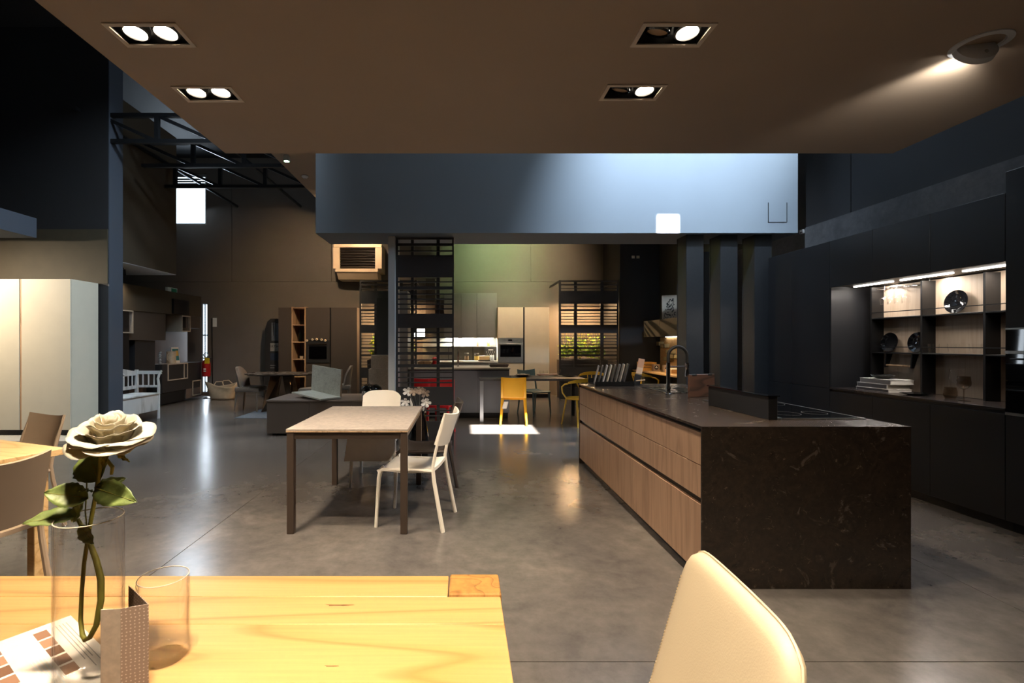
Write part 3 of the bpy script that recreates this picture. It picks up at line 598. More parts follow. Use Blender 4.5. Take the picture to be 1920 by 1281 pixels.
# sample rack at the far end
rk = thing('sample_rack', 'black rack of slanted worktop samples on the far island end', 'sample rack', (1.62, 5.30, IH)); o = rk.location
MB(o).box(1.42, 1.84, 5.16, 5.44, IH, IH + 0.018, 0.002).build('tray', M['black_edge'], rk)
MB(o).box(1.42, 1.84, 5.16, 5.17, IH + 0.018, IH + 0.05).build('lip', M['black_edge'], rk)
MB(o).box(1.42, 1.84, 5.43, 5.44, IH + 0.018, IH + 0.07).build('lip', M['black_edge'], rk)
sm = [S(150, 150, 152), S(92, 92, 94), S(170, 172, 176), S(206, 198, 182), S(84, 80, 78), S(120, 116, 112), S(198, 186, 170), S(70, 68, 70)]
for k, c in enumerate(sm):
    xk = 1.44 + k * 0.046
    MB(o).obox((xk + 0.035, 5.30, IH + 0.118 + k * 0.003), (0.012, 0.20, 0.20), (0, R(14), R(-14)), 0.001).build('sample_tile', plain('sample_%d' % k, c, 0.3, var=0.12, scale=20), rk)
sb = thing('sample_board', 'tall pink and beige sample board on a black grip beside the rack', 'sample board', (1.93, 5.32, IH)); o = sb.location
MB(o).obox((1.93, 5.32, IH + 0.06), (0.07, 0.03, 0.12), (0, R(12), 0), 0.004).build('grip', M['rubber'], sb)
MB(o).obox((1.962, 5.32, IH + 0.205), (0.066, 0.014, 0.17), (0, R(12), 0), 0.001).build('board', plain('pink_beige_swatch', S(196, 150, 120), 0.5), sb)
MB(o).obox((1.952, 5.312, IH + 0.16), (0.064, 0.004, 0.07), (0, R(12), 0)).build('swatch', plain('pale_swatch', S(214, 186, 160), 0.5), sb)
MB(o).obox((1.92, 5.32, IH + 0.003), (0.12, 0.06, 0.006)).build('foot', M['black_edge'], sb)
MB(o).tube([(1.90, 5.28, IH + 0.05), (1.99, 5.25, IH + 0.062)], 0.006, 8).build('wooden_stick', M['shelf_oak'], sb)

# ================================================================ BLACK KITCHEN WALL
KX, KB = 3.93, 4.57
def door(par, o, y0, y1, z0, z1, name='door', mat='black_matt'):
    return MB(o).box(KX, KX + 0.02, y0 + 0.0015, y1 - 0.0015, z0, z1, 0.001).build(name, M[mat], par)
# tall units left of the niche
for k, (y0, y1, lb) in enumerate(((5.77, 6.20, 'tall black cabinet just right of the steel columns'), (5.17, 5.77, 'tall black cabinet beside the lit niche'))):
    t = thing('tall_cabinet', lb, 'cabinet', ((KX + KB) / 2, (y0 + y1) / 2, 0)); o = t.location
    MB(o).box(KX + 0.022, KB, y0, y1, 0.08, 2.45).build('carcass', M['black_edge'], t)
    MB(o).box(KX + 0.06, KB, y0, y1, 0.0, 0.08).build('plinth', M['black_edge'], t)
    door(t, o, y0, y1, 0.082, 0.876); door(t, o, y0, y1, 0.88, 2.45)
# base units under the niche
BY = [3.50, 4.06, 4.63, 5.17]
BL = ['black base cabinet nearest the ovens', 'middle black base cabinet under the niche', 'black base cabinet under the stacked books']
for (y0, y1), lb in zip(zip(BY, BY[1:]), BL):
    t = thing('base_cabinet', lb, 'cabinet', ((KX + KB) / 2, (y0 + y1) / 2, 0)); o = t.location
    MB(o).box(KX + 0.022, KB, y0, y1, 0.08, 0.868).build('carcass', M['black_edge'], t)
    MB(o).box(KX + 0.06, KB, y0, y1, 0.0, 0.08).build('plinth', M['black_edge'], t)
    door(t, o, y0, y1, 0.082, 0.848)
ct = tag(MB().box(KX, KB, 3.502, 5.168, 0.87, 0.89, 0.001).build('worktop', plain('dark_satin_worktop', S(44, 38, 36), 0.22), None), 'thin dark worktop inside the lit niche', 'worktop')
UL = ['black wall cabinet nearest the ovens, above the niche', 'middle black wall cabinet above the niche', 'black wall cabinet above the hanging wine glasses']
for (y0, y1), lb in zip(zip(BY, BY[1:]), UL):
    t = thing('wall_cupboard', lb, 'cabinet', ((KX + KB) / 2, (y0 + y1) / 2, 1.96)); o = t.location
    MB(o).box(KX + 0.022, KB, y0, y1, 1.962, 2.45).build('carcass', M['niche_wood'] if False else M['dark_lam'], t)
    door(t, o, y0, y1, 1.955, 2.45)
    LX = 4.15
    MB(o).box(LX - 0.012, LX + 0.012, y0 + 0.03, y1 - 0.06, 1.950, 1.962).build('light_bar', M['led'], t)
    light('niche_led', 'AREA', (LX, (y0 + y1) / 2, 1.945), 8.0, (1.0, 0.92, 0.84), tgt=(LX + 0.12, (y0 + y1) / 2, 0), size=0.03, size_y=0.46, parent=t)
# niche shelf frame
NB = 4.38; NF = 4.255
ns = thing('niche_shelving', 'black open shelf frame with washed oak back panel in the niche', 'shelving', (NB, 4.3, 0.89)); o = ns.location
MB(o).box(NB, NB + 0.015, 3.505, 5.165, 0.892, 1.95).build('back_panel', M['niche_wood'], ns)
MB(o).box(KX + 0.002, NB, 5.150, 5.168, 0.892, 1.95).build('side_panel', M['black_matt'], ns)
for yy in (5.03, 4.48, 3.94): MB(o).box(NF, NB, yy - 0.009, yy + 0.009, 0.892, 1.94).build('upright', M['black_edge'], ns)
for z in (1.62, 1.27):
    for y0, y1 in ((3.505, 3.931), (3.949, 4.471), (4.489, 5.021)):
        sh = MB(o).box(NF, NB, y0, y1, z - 0.012, z, 0.001).build('shelf', M['black_edge'], ns)
    MB(o).box(NF - 0.004, NF + 0.004, 3.505, 5.03, z + 0.05, z + 0.058).build('rail', M['black_edge'], ns)
# oven tower
t = thing('oven_tower', 'black tall unit with built-in ovens at the right edge', 'oven cabinet', ((KX + KB) / 2, 3.2, 0)); o = t.location
MB(o).box(KX + 0.022, KB, 2.90, 3.498, 0.08, 2.45).build('carcass', M['black_edge'], t)
MB(o).box(KX + 0.06, KB, 2.90, 3.498, 0, 0.08).build('plinth', M['black_edge'], t)
door(t, o, 2.90, 3.498, 0.082, 0.845); door(t, o, 2.90, 3.498, 1.475, 2.60)
ov = MB(o).box(KX - 0.004, KX + 0.02, 2.905, 3.493, 0.868, 1.285).build('oven_door', M['black_glass'], t)
MB(o).box(KX - 0.008, KX + 0.02, 2.905, 3.493, 0.846, 0.866).build('steel_strip', M['brushed'], t)
MB(o).box(KX - 0.008, KX + 0.02, 2.905, 3.493, 1.287, 1.307).build('steel_strip', M['brushed'], t)
MB(o).box(KX - 0.004, KX + 0.02, 2.905, 3.493, 1.309, 1.46).build('microwave_door', M['black_glass'], t)
MB(o).box(KX - 0.006, KX + 0.02, 2.905, 3.493, 1.46, 1.472).build('steel_strip', M['brushed'], t)
MB(o).tube([(KX - 0.03, 2.95, 1.25), (KX - 0.03, 3.44, 1.25)], 0.006, 8).build('oven_handle', M['black_edge'], ov)
t = thing('tall_cabinet', 'tall black cabinet partly cut by the right picture edge', 'cabinet', ((KX + KB) / 2, 2.4, 0)); o = t.location
MB(o).box(KX + 0.022, KB, 1.9, 2.898, 0.08, 2.45).build('carcass', M['black_edge'], t); MB(o).box(KX + 0.06, KB, 1.9, 2.898, 0, 0.08).build('plinth', M['black_edge'], t)
door(t, o, 2.30, 2.898, 0.082, 2.45); door(t, o, 1.9, 2.30, 0.082, 2.45)
# -- things in the niche
def wine_glass(name, label, x, y, z, h=0.2, r=0.035, mat='glass', inv=False, cat='wine glass', group=None, fill=None):
    t = thing(name, label, cat, (x, y, z), group=group)
    pr = [(0, 0.0), (r * 0.95, 0.0), (r * 0.9, 0.003), (0.006, 0.008), (0.004, 0.02), (0.004, h * 0.45), (r * 0.5, h * 0.50), (r * 0.95, h * 0.62), (r, h * 0.72), (r * 0.88, h), (r * 0.86, h), (r * 0.97, h * 0.72), (r * 0.92, h * 0.63), (r * 0.45, h * 0.52), (0, h * 0.50)]
    if inv: pr = [(a, h - b) for a, b in pr][::-1]
    k = 6 if not inv else None
    MB().lathe(pr, (0, 0, 0), 20).build('bowl_and_stem', M[mat], t, smooth=True)
    return t
rkk = thing('glass_rack', 'chrome rail rack carrying hanging wine glasses in the niche', 'glass rack', (4.31, 4.76, 1.93)); o = rkk.location
for yy in (4.58, 4.66, 4.74, 4.82, 4.90, 4.98):
    MB(o).tube([(4.265, yy, 1.915), (4.378, yy, 1.915)], 0.004, 6).build('rail', M['chrome'], rkk)
MB(o).tube([(4.372, 4.52, 1.92), (4.372, 5.0, 1.92)], 0.004, 6).build('cross_bar', M['chrome'], rkk)
MB(o).tube([(4.372, 4.52, 1.92), (4.372, 4.52, 1.962)], 0.004, 6).build('hanger', M['chrome'], rkk)
MB(o).tube([(4.372, 5.0, 1.92), (4.372, 5.0, 1.962)], 0.004, 6).build('hanger', M['chrome'], rkk)
for yy, lb in ((4.94, 'leftmost of four wine glasses hanging upside down'), (4.86, 'second from left of the hanging wine glasses'), (4.78, 'third from left of the hanging wine glasses'), (4.70, 'rightmost of four wine glasses hanging upside down')):
    wine_glass('hanging_wine_glass', lb, 4.315, yy, 1.755, 0.165, 0.036, inv=True, group='wine glasses hanging in the niche')
def plate_std(label, y, z, r, x=4.345):
    t = thing('black_plate', label, 'plate', (x, y, z + 0.002), group='black plates in the niche')
    e = Euler((0, R(-82), 0))
    MB().lathe([(0, 0.004), (r * 0.6, 0.004), (r * 0.72, 0.010), (r, 0.022), (r, 0.018), (r * 0.74, 0.004), (r * 0.6, -0.003), (0, -0.003)], (0.004, 0, r), 36, e).build('dish', M['black_gloss'], t, smooth=True)
    MB().lathe([(r * 0.98, 0.0215), (r + 0.002, 0.023), (r + 0.002, 0.019), (r * 0.98, 0.018), (r * 0.98, 0.0215)], (0.004, 0, r), 36, e).build('rim', M['black_gloss'], t, smooth=True)
plate_std('glossy black plate standing on the top niche shelf', 4.24, 1.622, 0.10)
plate_std('glossy black plate at left on the lower niche shelf', 4.90, 1.272, 0.095)
plate_std('glossy black plate half hidden by the upright on the lower niche shelf', 4.60, 1.272, 0.095)
for yy, lb in ((4.42, 'clear tumbler at left on the lower niche shelf'), (4.24, 'clear tumbler in the middle of the lower niche shelf'), (4.06, 'clear tumbler at right on the lower niche shelf')):
    t = thing('tumbler', lb, 'glass', (4.31, yy, 1.271), group='tumblers on the niche shelf')
    MB().lathe([(0, 0), (0.034, 0), (0.042, 0.085), (0.040, 0.085), (0.032, 0.012), (0, 0.012)], (0, 0, 0), 20).build('wall', M['glass'], t, smooth=True)
pr = thing('paper_roll_holder', 'oak bar paper holder under the lower niche shelf', 'paper holder', (4.31, 4.77, 1.12)); o = pr.location
for yy in (4.62, 4.90):
    MB(o).prism([(4.30, 1.2575), (4.36, 1.2575), (4.315, 1.12), (4.285, 1.12)], yy - 0.006, yy + 0.006, 'y').build('bracket', M['black_edge'], pr)
MB(o).tube([(4.30, 4.626, 1.14), (4.30, 4.894, 1.14)], 0.011, 10).build('bar', M['shelf_oak'], pr, smooth=True)
# books + dishes on the counter
z = 0.89
for k, (y0, y1, h, x0, lb, cc) in enumerate(((4.60, 4.985, 0.03, 4.06, 'thin white book at the bottom of the niche stack', S(70, 64, 62)), (4.63, 4.985, 0.044, 4.07, 'dark-spined white book in the middle of the niche stack', S(84, 78, 76)), (4.60, 4.96, 0.046, 4.08, 'grey-spined white book on top of the niche stack', S(120, 112, 106)))):
    t = thing('book', lb, 'book', (4.18, (y0 + y1) / 2, z), group='books stacked in the niche'); o = t.location
    MB(o).box(x0 + 0.003, x0 + 0.22, y0 + 0.003, y1 - 0.003, z + 0.003, z + h - 0.003).build('pages', M['paper'], t)
    cv = MB(o); cv.box(x0, x0 + 0.225, y0, y1, z, z + 0.003).box(x0, x0 + 0.225, y0, y1, z + h - 0.003, z + h).build('cover', M['white_plastic'], t)
    MB(o).box(x0 - 0.001, x0 + 0.003, y0 + 0.01, y1 - 0.01, z + 0.003, z + h - 0.003).build('spine', plain('book_spine_%d' % k, cc, 0.6), t)
    z += h
def dish(name, label, x, y, z, r, h, mat, cat='dish'):
    t = thing(name, label, cat, (x, y, z))
    MB().lathe([(0, 0), (r * 0.45, 0), (r * 0.55, h * 0.12), (r * 0.85, h * 0.6), (r, h), (r * 0.975, h), (r * 0.8, h * 0.62), (r * 0.5, h * 0.25), (0, h * 0.2)], (0, 0, 0), 32).build('bowl', M[mat], t, smooth=True)
    MB().lathe([(r * 0.40, 0.0), (r * 0.46, 0.0), (r * 0.46, -0.0008), (r * 0.40, -0.0008), (r * 0.40, 0)], (0, 0, 0.0008), 24).build('foot_ring', M[mat], t)
dish('black_bowl', 'shallow black glass bowl on the stacked books', 4.17, 4.79, z, 0.10, 0.04, 'black_gloss', 'bowl')
dish('black_plate', 'black plate lying flat on the niche worktop', 4.12, 4.40, 0.891, 0.11, 0.018, 'black_gloss', 'plate')
t = thing('smoked_tumbler', 'short smoked glass tumbler on the niche worktop', 'glass', (4.14, 4.10, 0.89))
MB().lathe([(0, 0), (0.032, 0), (0.046, 0.03), (0.046, 0.06), (0.038, 0.098), (0.036, 0.098), (0.043, 0.06), (0.043, 0.032), (0.03, 0.008), (0, 0.008)], (0, 0, 0), 24).build('wall', M['smoke'], t, smooth=True)
wine_glass('smoked_wine_glass', 'smoked wine glass in front on the niche worktop', 4.12, 3.97, 0.89, 0.20, 0.046, 'smoke')
wine_glass('clear_goblet', 'large clear goblet behind the smoked glasses', 4.28, 4.18, 0.89, 0.25, 0.055, 'glass')

# ================================================================ NEAR OAK TABLE
TZ = 0.76; TXR = 0.092; TYF = 1.256; TXL = -1.75; TYN = 0.36
tb = thing('oak_dining_table', 'honey oak dining table filling the lower left foreground', 'dining table', (-0.8, 0.8, 0)); o = tb.location
seams = [TYN, 0.60, 0.82, 1.04, TYF]
for k, (y0, y1) in enumerate(zip(seams, seams[1:])):
    xr = TXR if k < 3 else TXR
    if k == 3:
        MB(o).box(TXL, TXR, y0 + 0.0006, 1.153, TZ - 0.045, TZ, 0.0015).build('plank', M['oak_table'], tb)
        MB(o).box(TXL, -0.034, 1.1535, y1, TZ - 0.045, TZ, 0.0015).build('plank', M['oak_table'], tb)
    else: MB(o).box(TXL, xr, y0 + 0.0006, y1 - 0.0006, TZ - 0.045, TZ, 0.0015).build('plank', M['oak_table'], tb)
MB(o).box(-0.031, TXR + 0.003, 1.1545, TYF + 0.003, 0.0, TZ + 0.004, 0.005, 2).build('leg', M['oak_end'], tb)
MB(o).box(TXL, TXL + 0.12, 1.05, 1.15, 0.0, TZ - 0.046, 0.004).build('leg', M['oak_end'], tb)
MB(o).box(-0.03, TXR, TYN, TYN + 0.1, 0.0, TZ - 0.046, 0.004).build('leg', M['oak_end'], tb)
MB(o).box(TXL, TXL + 0.12, TYN, TYN + 0.1, 0.0, TZ - 0.046, 0.004).build('leg', M['oak_end'], tb)
MB(o).box(TXL + 0.12, -0.035, 1.08, 1.10, TZ - 0.12, TZ - 0.046).build('apron', M['oak_table'], tb)
# wood knots: small dark inset checks
for x, y, s_, a in ((-0.285, 1.115, 0.030, 0.1), (-0.245, 0.905, 0.012, 0.3)):
    k = MB(o); pts = [(x + s_ * math.cos(q) * (1 + 0.35 * math.sin(3 * q + 1)), y + s_ * 0.16 * math.sin(q) * (1 + 0.5 * math.cos(2 * q))) for q in [2 * math.pi * i / 14 for i in range(14)]]
    k.prism(pts, TZ - 0.002, TZ + 0.0002).build('knot', plain('knot_brown', S(126, 82, 40), 0.6, var=0.3, scale=60), tb)
# vase
VX, VY = -0.668, 0.868; VR, VH = 0.0525, 0.292
t = thing('glass_vase', 'tall clear glass cylinder vase holding the rose', 'vase', (VX, VY, TZ))
MB().lathe([(0, 0), (VR - 0.006, 0), (VR, 0.006), (VR, VH - 0.001), (VR - 0.001, VH), (VR - 0.0018, VH), (VR - 0.0025, VH - 0.001), (VR - 0.0025, 0.014), (VR - 0.008, 0.010), (0, 0.010)], (0, 0, 0), 64).build('wall', M['glass'], t, smooth=True)
MB().tube([((VR - 0.0012) * math.cos(2 * math.pi * k / 64), (VR - 0.0012) * math.sin(2 * math.pi * k / 64), VH) for k in range(64)], 0.0010, 8, closed=True).build('rim', M['rim_glint'], t, smooth=True)
t = thing('glass_cylinder', 'low clear glass cylinder beside the folded card', 'candle glass', (-0.575, 0.932, TZ)); r_, h_ = 0.0445, 0.155
MB().lathe([(0, 0), (r_ - 0.006, 0), (r_, 0.006), (r_, h_ - 0.001), (r_ - 0.001, h_), (r_ - 0.002, h_), (r_ - 0.003, h_ - 0.001), (r_ - 0.003, 0.02), (r_ - 0.010, 0.014), (0, 0.014)], (0, 0, 0), 64).build('wall', M['glass'], t, smooth=True)
MB().tube([((r_ - 0.0012) * math.cos(2 * math.pi * k / 64), (r_ - 0.0012) * math.sin(2 * math.pi * k / 64), h_) for k in range(64)], 0.0010, 8, closed=True).build('rim', M['rim_glint'], t, smooth=True)
# folded card (triangular tent standing up), dotted print
m, nt, p = base_mat('dotted_taupe_card'); mp0 = coords(nt, scale=(165, 165, 165), rnd=False); sx_ = N(nt, 'ShaderNodeSeparateXYZ'); mp = N(nt, 'ShaderNodeCombineXYZ'); nt.links.new(mp0.outputs[0], sx_.inputs[0]); nt.links.new(sx_.outputs[0], mp.inputs[0]); nt.links.new(sx_.outputs[2], mp.inputs[1]); vo = N(nt, 'ShaderNodeTexVoronoi', voronoi_dimensions='2D'); vo.inputs['Randomness'].default_value = 0.25
nt.links.new(mp.outputs[0], vo.inputs['Vector']); vo.inputs['Scale'].default_value = 1.0
rr = ramp(nt, [(0.16, S(216, 196, 180)), (0.22, S(164, 140, 124))]); nt.links.new(vo.outputs['Distance'], rr.inputs[0]); nt.links.new(rr.outputs[0], p.inputs['Base Color']); p.inputs['Roughness'].default_value = 0.7
M['card'] = m
# foot points of the card: A left, B right, C rear
A, B, C, E = Vector((-0.589, 0.835, 0)), Vector((-0.551, 0.850, 0)), Vector((-0.630, 0.915, 0)), Vector((-0.621, 0.832, 0))
t = thing('folded_card', 'taupe dotted card folded upright beside the vase', 'card', (-0.60, 0.86, TZ)); o = t.location
def leafp(P, Q, z0, z1, th=0.0006):
    d = (Q - P).normalized(); n_ = Vector((-d.y, d.x, 0)) * th
    return [(*(P - n_).xy, z0), (*(Q - n_).xy, z0), (*(Q + n_).xy, z0), (*(P + n_).xy, z0), (*(P - n_).xy, z1), (*(Q - n_).xy, z1), (*(Q + n_).xy, z1), (*(P + n_).xy, z1)]
MB(o).hexa(leafp(A, B, TZ, TZ + 0.146)).build('front_leaf', M['card'], t)
MB(o).hexa(leafp(B, C, TZ, TZ + 0.146)).build('side_leaf', M['card'], t)
MB(o).hexa(leafp(E, A, TZ, TZ + 0.146)).build('inner_leaf', plain('printed_card', S(196, 178, 160), 0.7, var=0.12, scale=90), t)
# printed sheet with swatches
sheet = plain('printed_sheet', S(240, 228, 212), 0.7, var=0.03, scale=30)
t = thing('price_sheet', 'white printed sheet with small wood swatches under the vase', 'paper sheet', (-0.80, 0.90, TZ + 0.0003), R(-36))
MB().box(-0.155, 0.155, -0.10, 0.10, 0.0, 0.0006).build('sheet', sheet, t)
for r0, n_ in ((-0.045, 6), (0.03, 5)):
    for k in range(n_):
        MB().box(-0.13 + k * 0.043, -0.095 + k * 0.043, r0, r0 + 0.022, 0.0006, 0.0009).build('swatch', plain('swatch_%d' % (k % 3), (S(150, 110, 84), S(172, 130, 100), S(120, 84, 60))[k % 3], 0.6), t)
ln = MB()
for k in range(7): ln.box(-0.13, 0.12 - (k % 3) * 0.03, -0.055 - k * 0.006, -0.0535 - k * 0.006, 0.0006, 0.0008)
tag(ln.build('text_lines', plain('grey_print', S(170, 160, 148), 0.7), t), kind='stuff')
ln = MB()
for k in range(5): ln.box(-0.13, 0.10 - (k % 2) * 0.04, 0.022 - k * 0.005, 0.0232 - k * 0.005, 0.0006, 0.0008)
tag(ln.build('text_lines', M['white_print'], t), kind='stuff')
ln = MB()
for k in range(4): ln.box(-0.13, 0.05 + (k % 2) * 0.04, 0.066 + k * 0.006, 0.0675 + k * 0.006, 0.0006, 0.0008)
tag(ln.build('text_lines', plain('grey_print', S(170, 160, 148), 0.7), t), kind='stuff')
# rose
rs = thing('cream_rose', 'large cream white rose with green leaves standing in the glass vase', 'rose', (VX + 0.0, VY, TZ + 0.015)); o = rs.location
RC = Vector((wx(207, 0.868), 0.868, wz(808, 0.868)))       # heart of the flower
D = 0.868
def q3(px, py, d=D): return Vector((wx(px, d), d, wz(py, d)))
stem = [q3(190, 850), q3(183, 880), q3(172, 930), q3(160, 985), q3(149, 1060), q3(147, 1120), q3(150, 1165), q3(158, 1188), q3(167, 1194), q3(178, 1188), q3(190, 1165), q3(196, 1120), q3(192, 1085), q3(178, 1050), q3(158, 1012), q3(143, 990), q3(136, 978)]
MB(o).tube([p + Vector((0, 0.012 * math.sin(i * 0.5), 0)) for i, p in enumerate(stem)], [0.0036, 0.0036, 0.0035, 0.0034, 0.0034, 0.0034, 0.0036, 0.0040, 0.0042, 0.0044, 0.0048, 0.0054, 0.0056, 0.005, 0.004, 0.0034, 0.003], 10).build('stem', M['rose_stem'], rs, smooth=True)
ax = Vector((0.12, -0.22, 0.95)).normalized()               # flower axis leans to the camera
qrot = ax.to_track_quat('Z', 'Y').to_matrix()
def petal(th, rm, top, aw, curl, k):
    """one cupped petal: grows from the base of the flower, widens, rounds off and curls at the rim"""
    rnd = random.Random(k); j2, ph, am = rnd.uniform(1.5, 3.0), rnd.uniform(0, 6), rnd.uniform(0.001, 0.0026)
    def fn(u, v):
        s_ = (u - 0.5) * 2; ve = v * (1 - 0.20 * abs(s_) ** 3)
        rr_ = 0.005 + (rm - 0.005) * math.sin(min(1, ve) * math.pi / 2) ** 0.75
        zz_ = -0.036 + (top + 0.036) * ve ** 1.35
        c = max(0, ve - 0.72); rr_ += curl * c * 0.10; zz_ -= curl * c * c * 0.22
        zz_ += am * math.sin(ph + j2 * s_ * 3) * v * v; rr_ += am * math.sin(ph * 2 + j2 * s_ * 2) * v
        a = th + s_ * aw * (0.35 + 0.65 * math.sin(min(1, 0.15 + v) * math.pi / 2))
        return Vector((rr_ * math.cos(a), rr_ * math.sin(a), zz_))
    m = MB(o); m.surf(lambda u, v: RC + qrot @ fn(u, v), 12, 10, 0.0006)
    m.build('petal', M['rose_petal'], rs, smooth=True, angle=180)
for k, (n_, rm, top, aw, curl) in enumerate(((2, 0.006, 0.026, 1.9, 0.0), (3, 0.012, 0.029, 1.4, 0.1), (4, 0.019, 0.029, 1.1, 0.2), (5, 0.027, 0.025, 0.95, 0.3), (5, 0.036, 0.019, 0.90, 0.5), (6, 0.045, 0.010, 0.80, 0.7), (6, 0.051, -0.002, 0.76, 0.7), (5, 0.049, -0.012, 0.85, 0.5))):
    for i in range(n_):
        petal(2 * math.pi * (i + 0.41 * k) / n_ + random.uniform(-0.18, 0.18), rm * random.uniform(0.95, 1.06), top + random.uniform(-0.003, 0.003), aw * random.uniform(0.95, 1.1), curl * random.uniform(0.6, 1.4), 100 + k * 10 + i)
MB(o).lathe([(0, -0.046), (0.004, -0.045), (0.008, -0.040), (0.009, -0.034), (0.006, -0.03), (0, -0.03)], RC, 16, qrot.to_euler()).build('calyx', M['rose_stem'], rs, smooth=True)
def leaf(base, tip, width, normal, name='leaf', mat='rose_leaf', droop=0.12, nu=10):
    base, tip = Vector(base), Vector(tip); ax_ = tip - base; L_ = ax_.length; t_ = ax_.normalized(); n_ = Vector(normal); n_ = (n_ - t_ * n_.dot(t_)).normalized(); s_ = t_.cross(n_)
    def fn(u, v):
        prof = math.sin(math.pi * u ** 0.85) ** 0.8 if 0 < u < 1 else 0.0
        prof = max(prof, 0.02) * (1 + 0.05 * math.sin(u * 55))
        w__ = (v - 0.5) * width * prof
        return base + t_ * (L_ * u) + s_ * w__ + n_ * (abs(w__) * 0.28 - droop * L_ * u * u + 0.0015 * math.sin(u * 22 + v * 5))
    m = MB(o); m.surf(fn, 16, 6, 0.0004); lf = m.build(name, M[mat], rs, smooth=True, angle=180)
    mid = MB(o); mid.tube([fn(i / 8 * 0.96, 0.5) + n_ * 0.0006 for i in range(9)], [0.0009 - 0.00007 * i for i in range(9)], 5).build('midrib', M['rose_stem'], lf, smooth=True)
leaf(q3(186, 903, 0.875), q3(160, 838, 0.900), 0.064, (0.1, -1, 0.2))
leaf(q3(166, 935, 0.862), q3(82, 922, 0.835), 0.044, (0.05, -0.8, 0.6))
leaf(q3(150, 965, 0.868), q3(40, 976, 0.835), 0.036, (0, -0.6, 0.8))
leaf(q3(178, 915, 0.862), q3(246, 938, 0.825), 0.044, (0, -0.85, 0.5))
leaf(q3(178, 920, 0.872), q3(235, 893, 0.905), 0.030, (0, -0.6, 0.8))
leaf(q3(150, 985, 0.868), q3(176, 1020, 0.86), 0.026, (0, -1, 0.1), droop=0.0)
leaf(q3(136, 978, 0.868), q3(150, 945, 0.85), 0.022, (0, -1, 0.3))
leaf(q3(176, 922, 0.866), q3(148, 918, 0.85), 0.012, (0, -0.3, 1))
for a_, b_ in ((0, 0.9), (2.1, 0.7), (4.2, 0.8)):
    leaf(RC + qrot @ Vector((0.006 * math.cos(a_), 0.006 * math.sin(a_), -0.040)), RC + qrot @ Vector((0.026 * math.cos(a_), 0.026 * math.sin(a_), -0.075 * b_)), 0.010, (0, -1, 0), 'sepal', 'rose_stem')
MB(o).tube([q3(190, 852), q3(200, 862), q3(211, 876), q3(209, 890)], [0.002, 0.003, 0.0035, 0.0025], 8).build('side_bud_stem', M['rose_stem'], rs, smooth=True)
MB(o).tube([q3(178, 918), q3(190, 910), q3(200, 906)], 0.0012, 6).build('leaf_stalk', M['rose_stem'], rs, smooth=True)
MB(o).tube([q3(163, 990), q3(160, 960), q3(163, 905)], 0.0013, 6).build('leaf_stalk', M['rose_stem'], rs, smooth=True)

# ================================================================ CHAIRS
def leg_taper(par, pts, r0, r1, mat, name='leg', n=8):
    k = len(pts); return MB().tube(pts, [r0 + (r1 - r0) * i / (k - 1) for i in range(k)], n).build(name, mat, par, smooth=True)
def poly_chair(label, loc, rz, mat, full=False, rounded=False, group=None, name='plastic_chair', top=0.83, w=0.21):
    """moulded chair, front = +Y; rear legs run up into the backrest"""
    t = thing(name, label, 'chair', loc, rz, group)
    sw = w
    def seat(u, v):
        x = (u - 0.5) * 2 * sw * (1.0 - 0.10 * (1 - v)); y = -0.20 + 0.43 * v
        z = 0.452 - 0.020 * math.sin(math.pi * v) - 0.010 * math.cos((u - 0.5) * math.pi) - (0.03 * ((v - 0.85) / 0.15) ** 2 if v > 0.85 else 0)
        return (x, y, z)
    MB().surf(seat, 12, 14, 0.022).build('seat', mat, t, smooth=True)
    z0 = 0.475 if full else 0.60
    def back(u, v):
        s_ = (u - 0.5) * 2; z = z0 + (top - z0) * v * (1 - (0.22 * abs(s_) ** 5 if rounded else 0)) + (0.02 * abs(s_) ** 4 * (1 - v))
        wv = sw * (0.93 + 0.02 * v)
        return (s_ * wv, -0.215 - 0.075 * v - 0.055 * (1 - s_ * s_), z + (0.0 if rounded else 0.022) * s_ * s_ * v)
    MB().surf(back, 16, 8, 0.016).build('backrest', mat, t, smooth=True)
    for s_ in (-1, 1):
        leg_taper(t, [(s_ * (sw - 0.022), 0.175, 0.44), (s_ * (sw - 0.012), 0.205, 0.415), (s_ * (sw - 0.008), 0.215, 0.36), (s_ * (sw + 0.002), 0.235, 0.0)], 0.022, 0.013, mat)
        leg_taper(t, [(s_ * (sw + 0.004), -0.275, 0.0), (s_ * (sw - 0.010), -0.205, 0.36), (s_ * (sw - 0.014), -0.195, 0.46), (s_ * (sw - 0.016), -0.212, 0.56), (s_ * (sw - 0.017), -0.236, 0.66), (s_ * (sw - 0.018), -0.262, 0.74), (s_ * (sw - 0.018), -0.284, top + (-0.075 if rounded else 0.012))], 0.0165, 0.006, mat)
        MB().tube([(s_ * (sw - 0.018), -0.19, 0.43), (s_ * (sw - 0.016), 0.18, 0.425)], 0.014, 8).build('side_rail', mat, t, smooth=True)
    return t
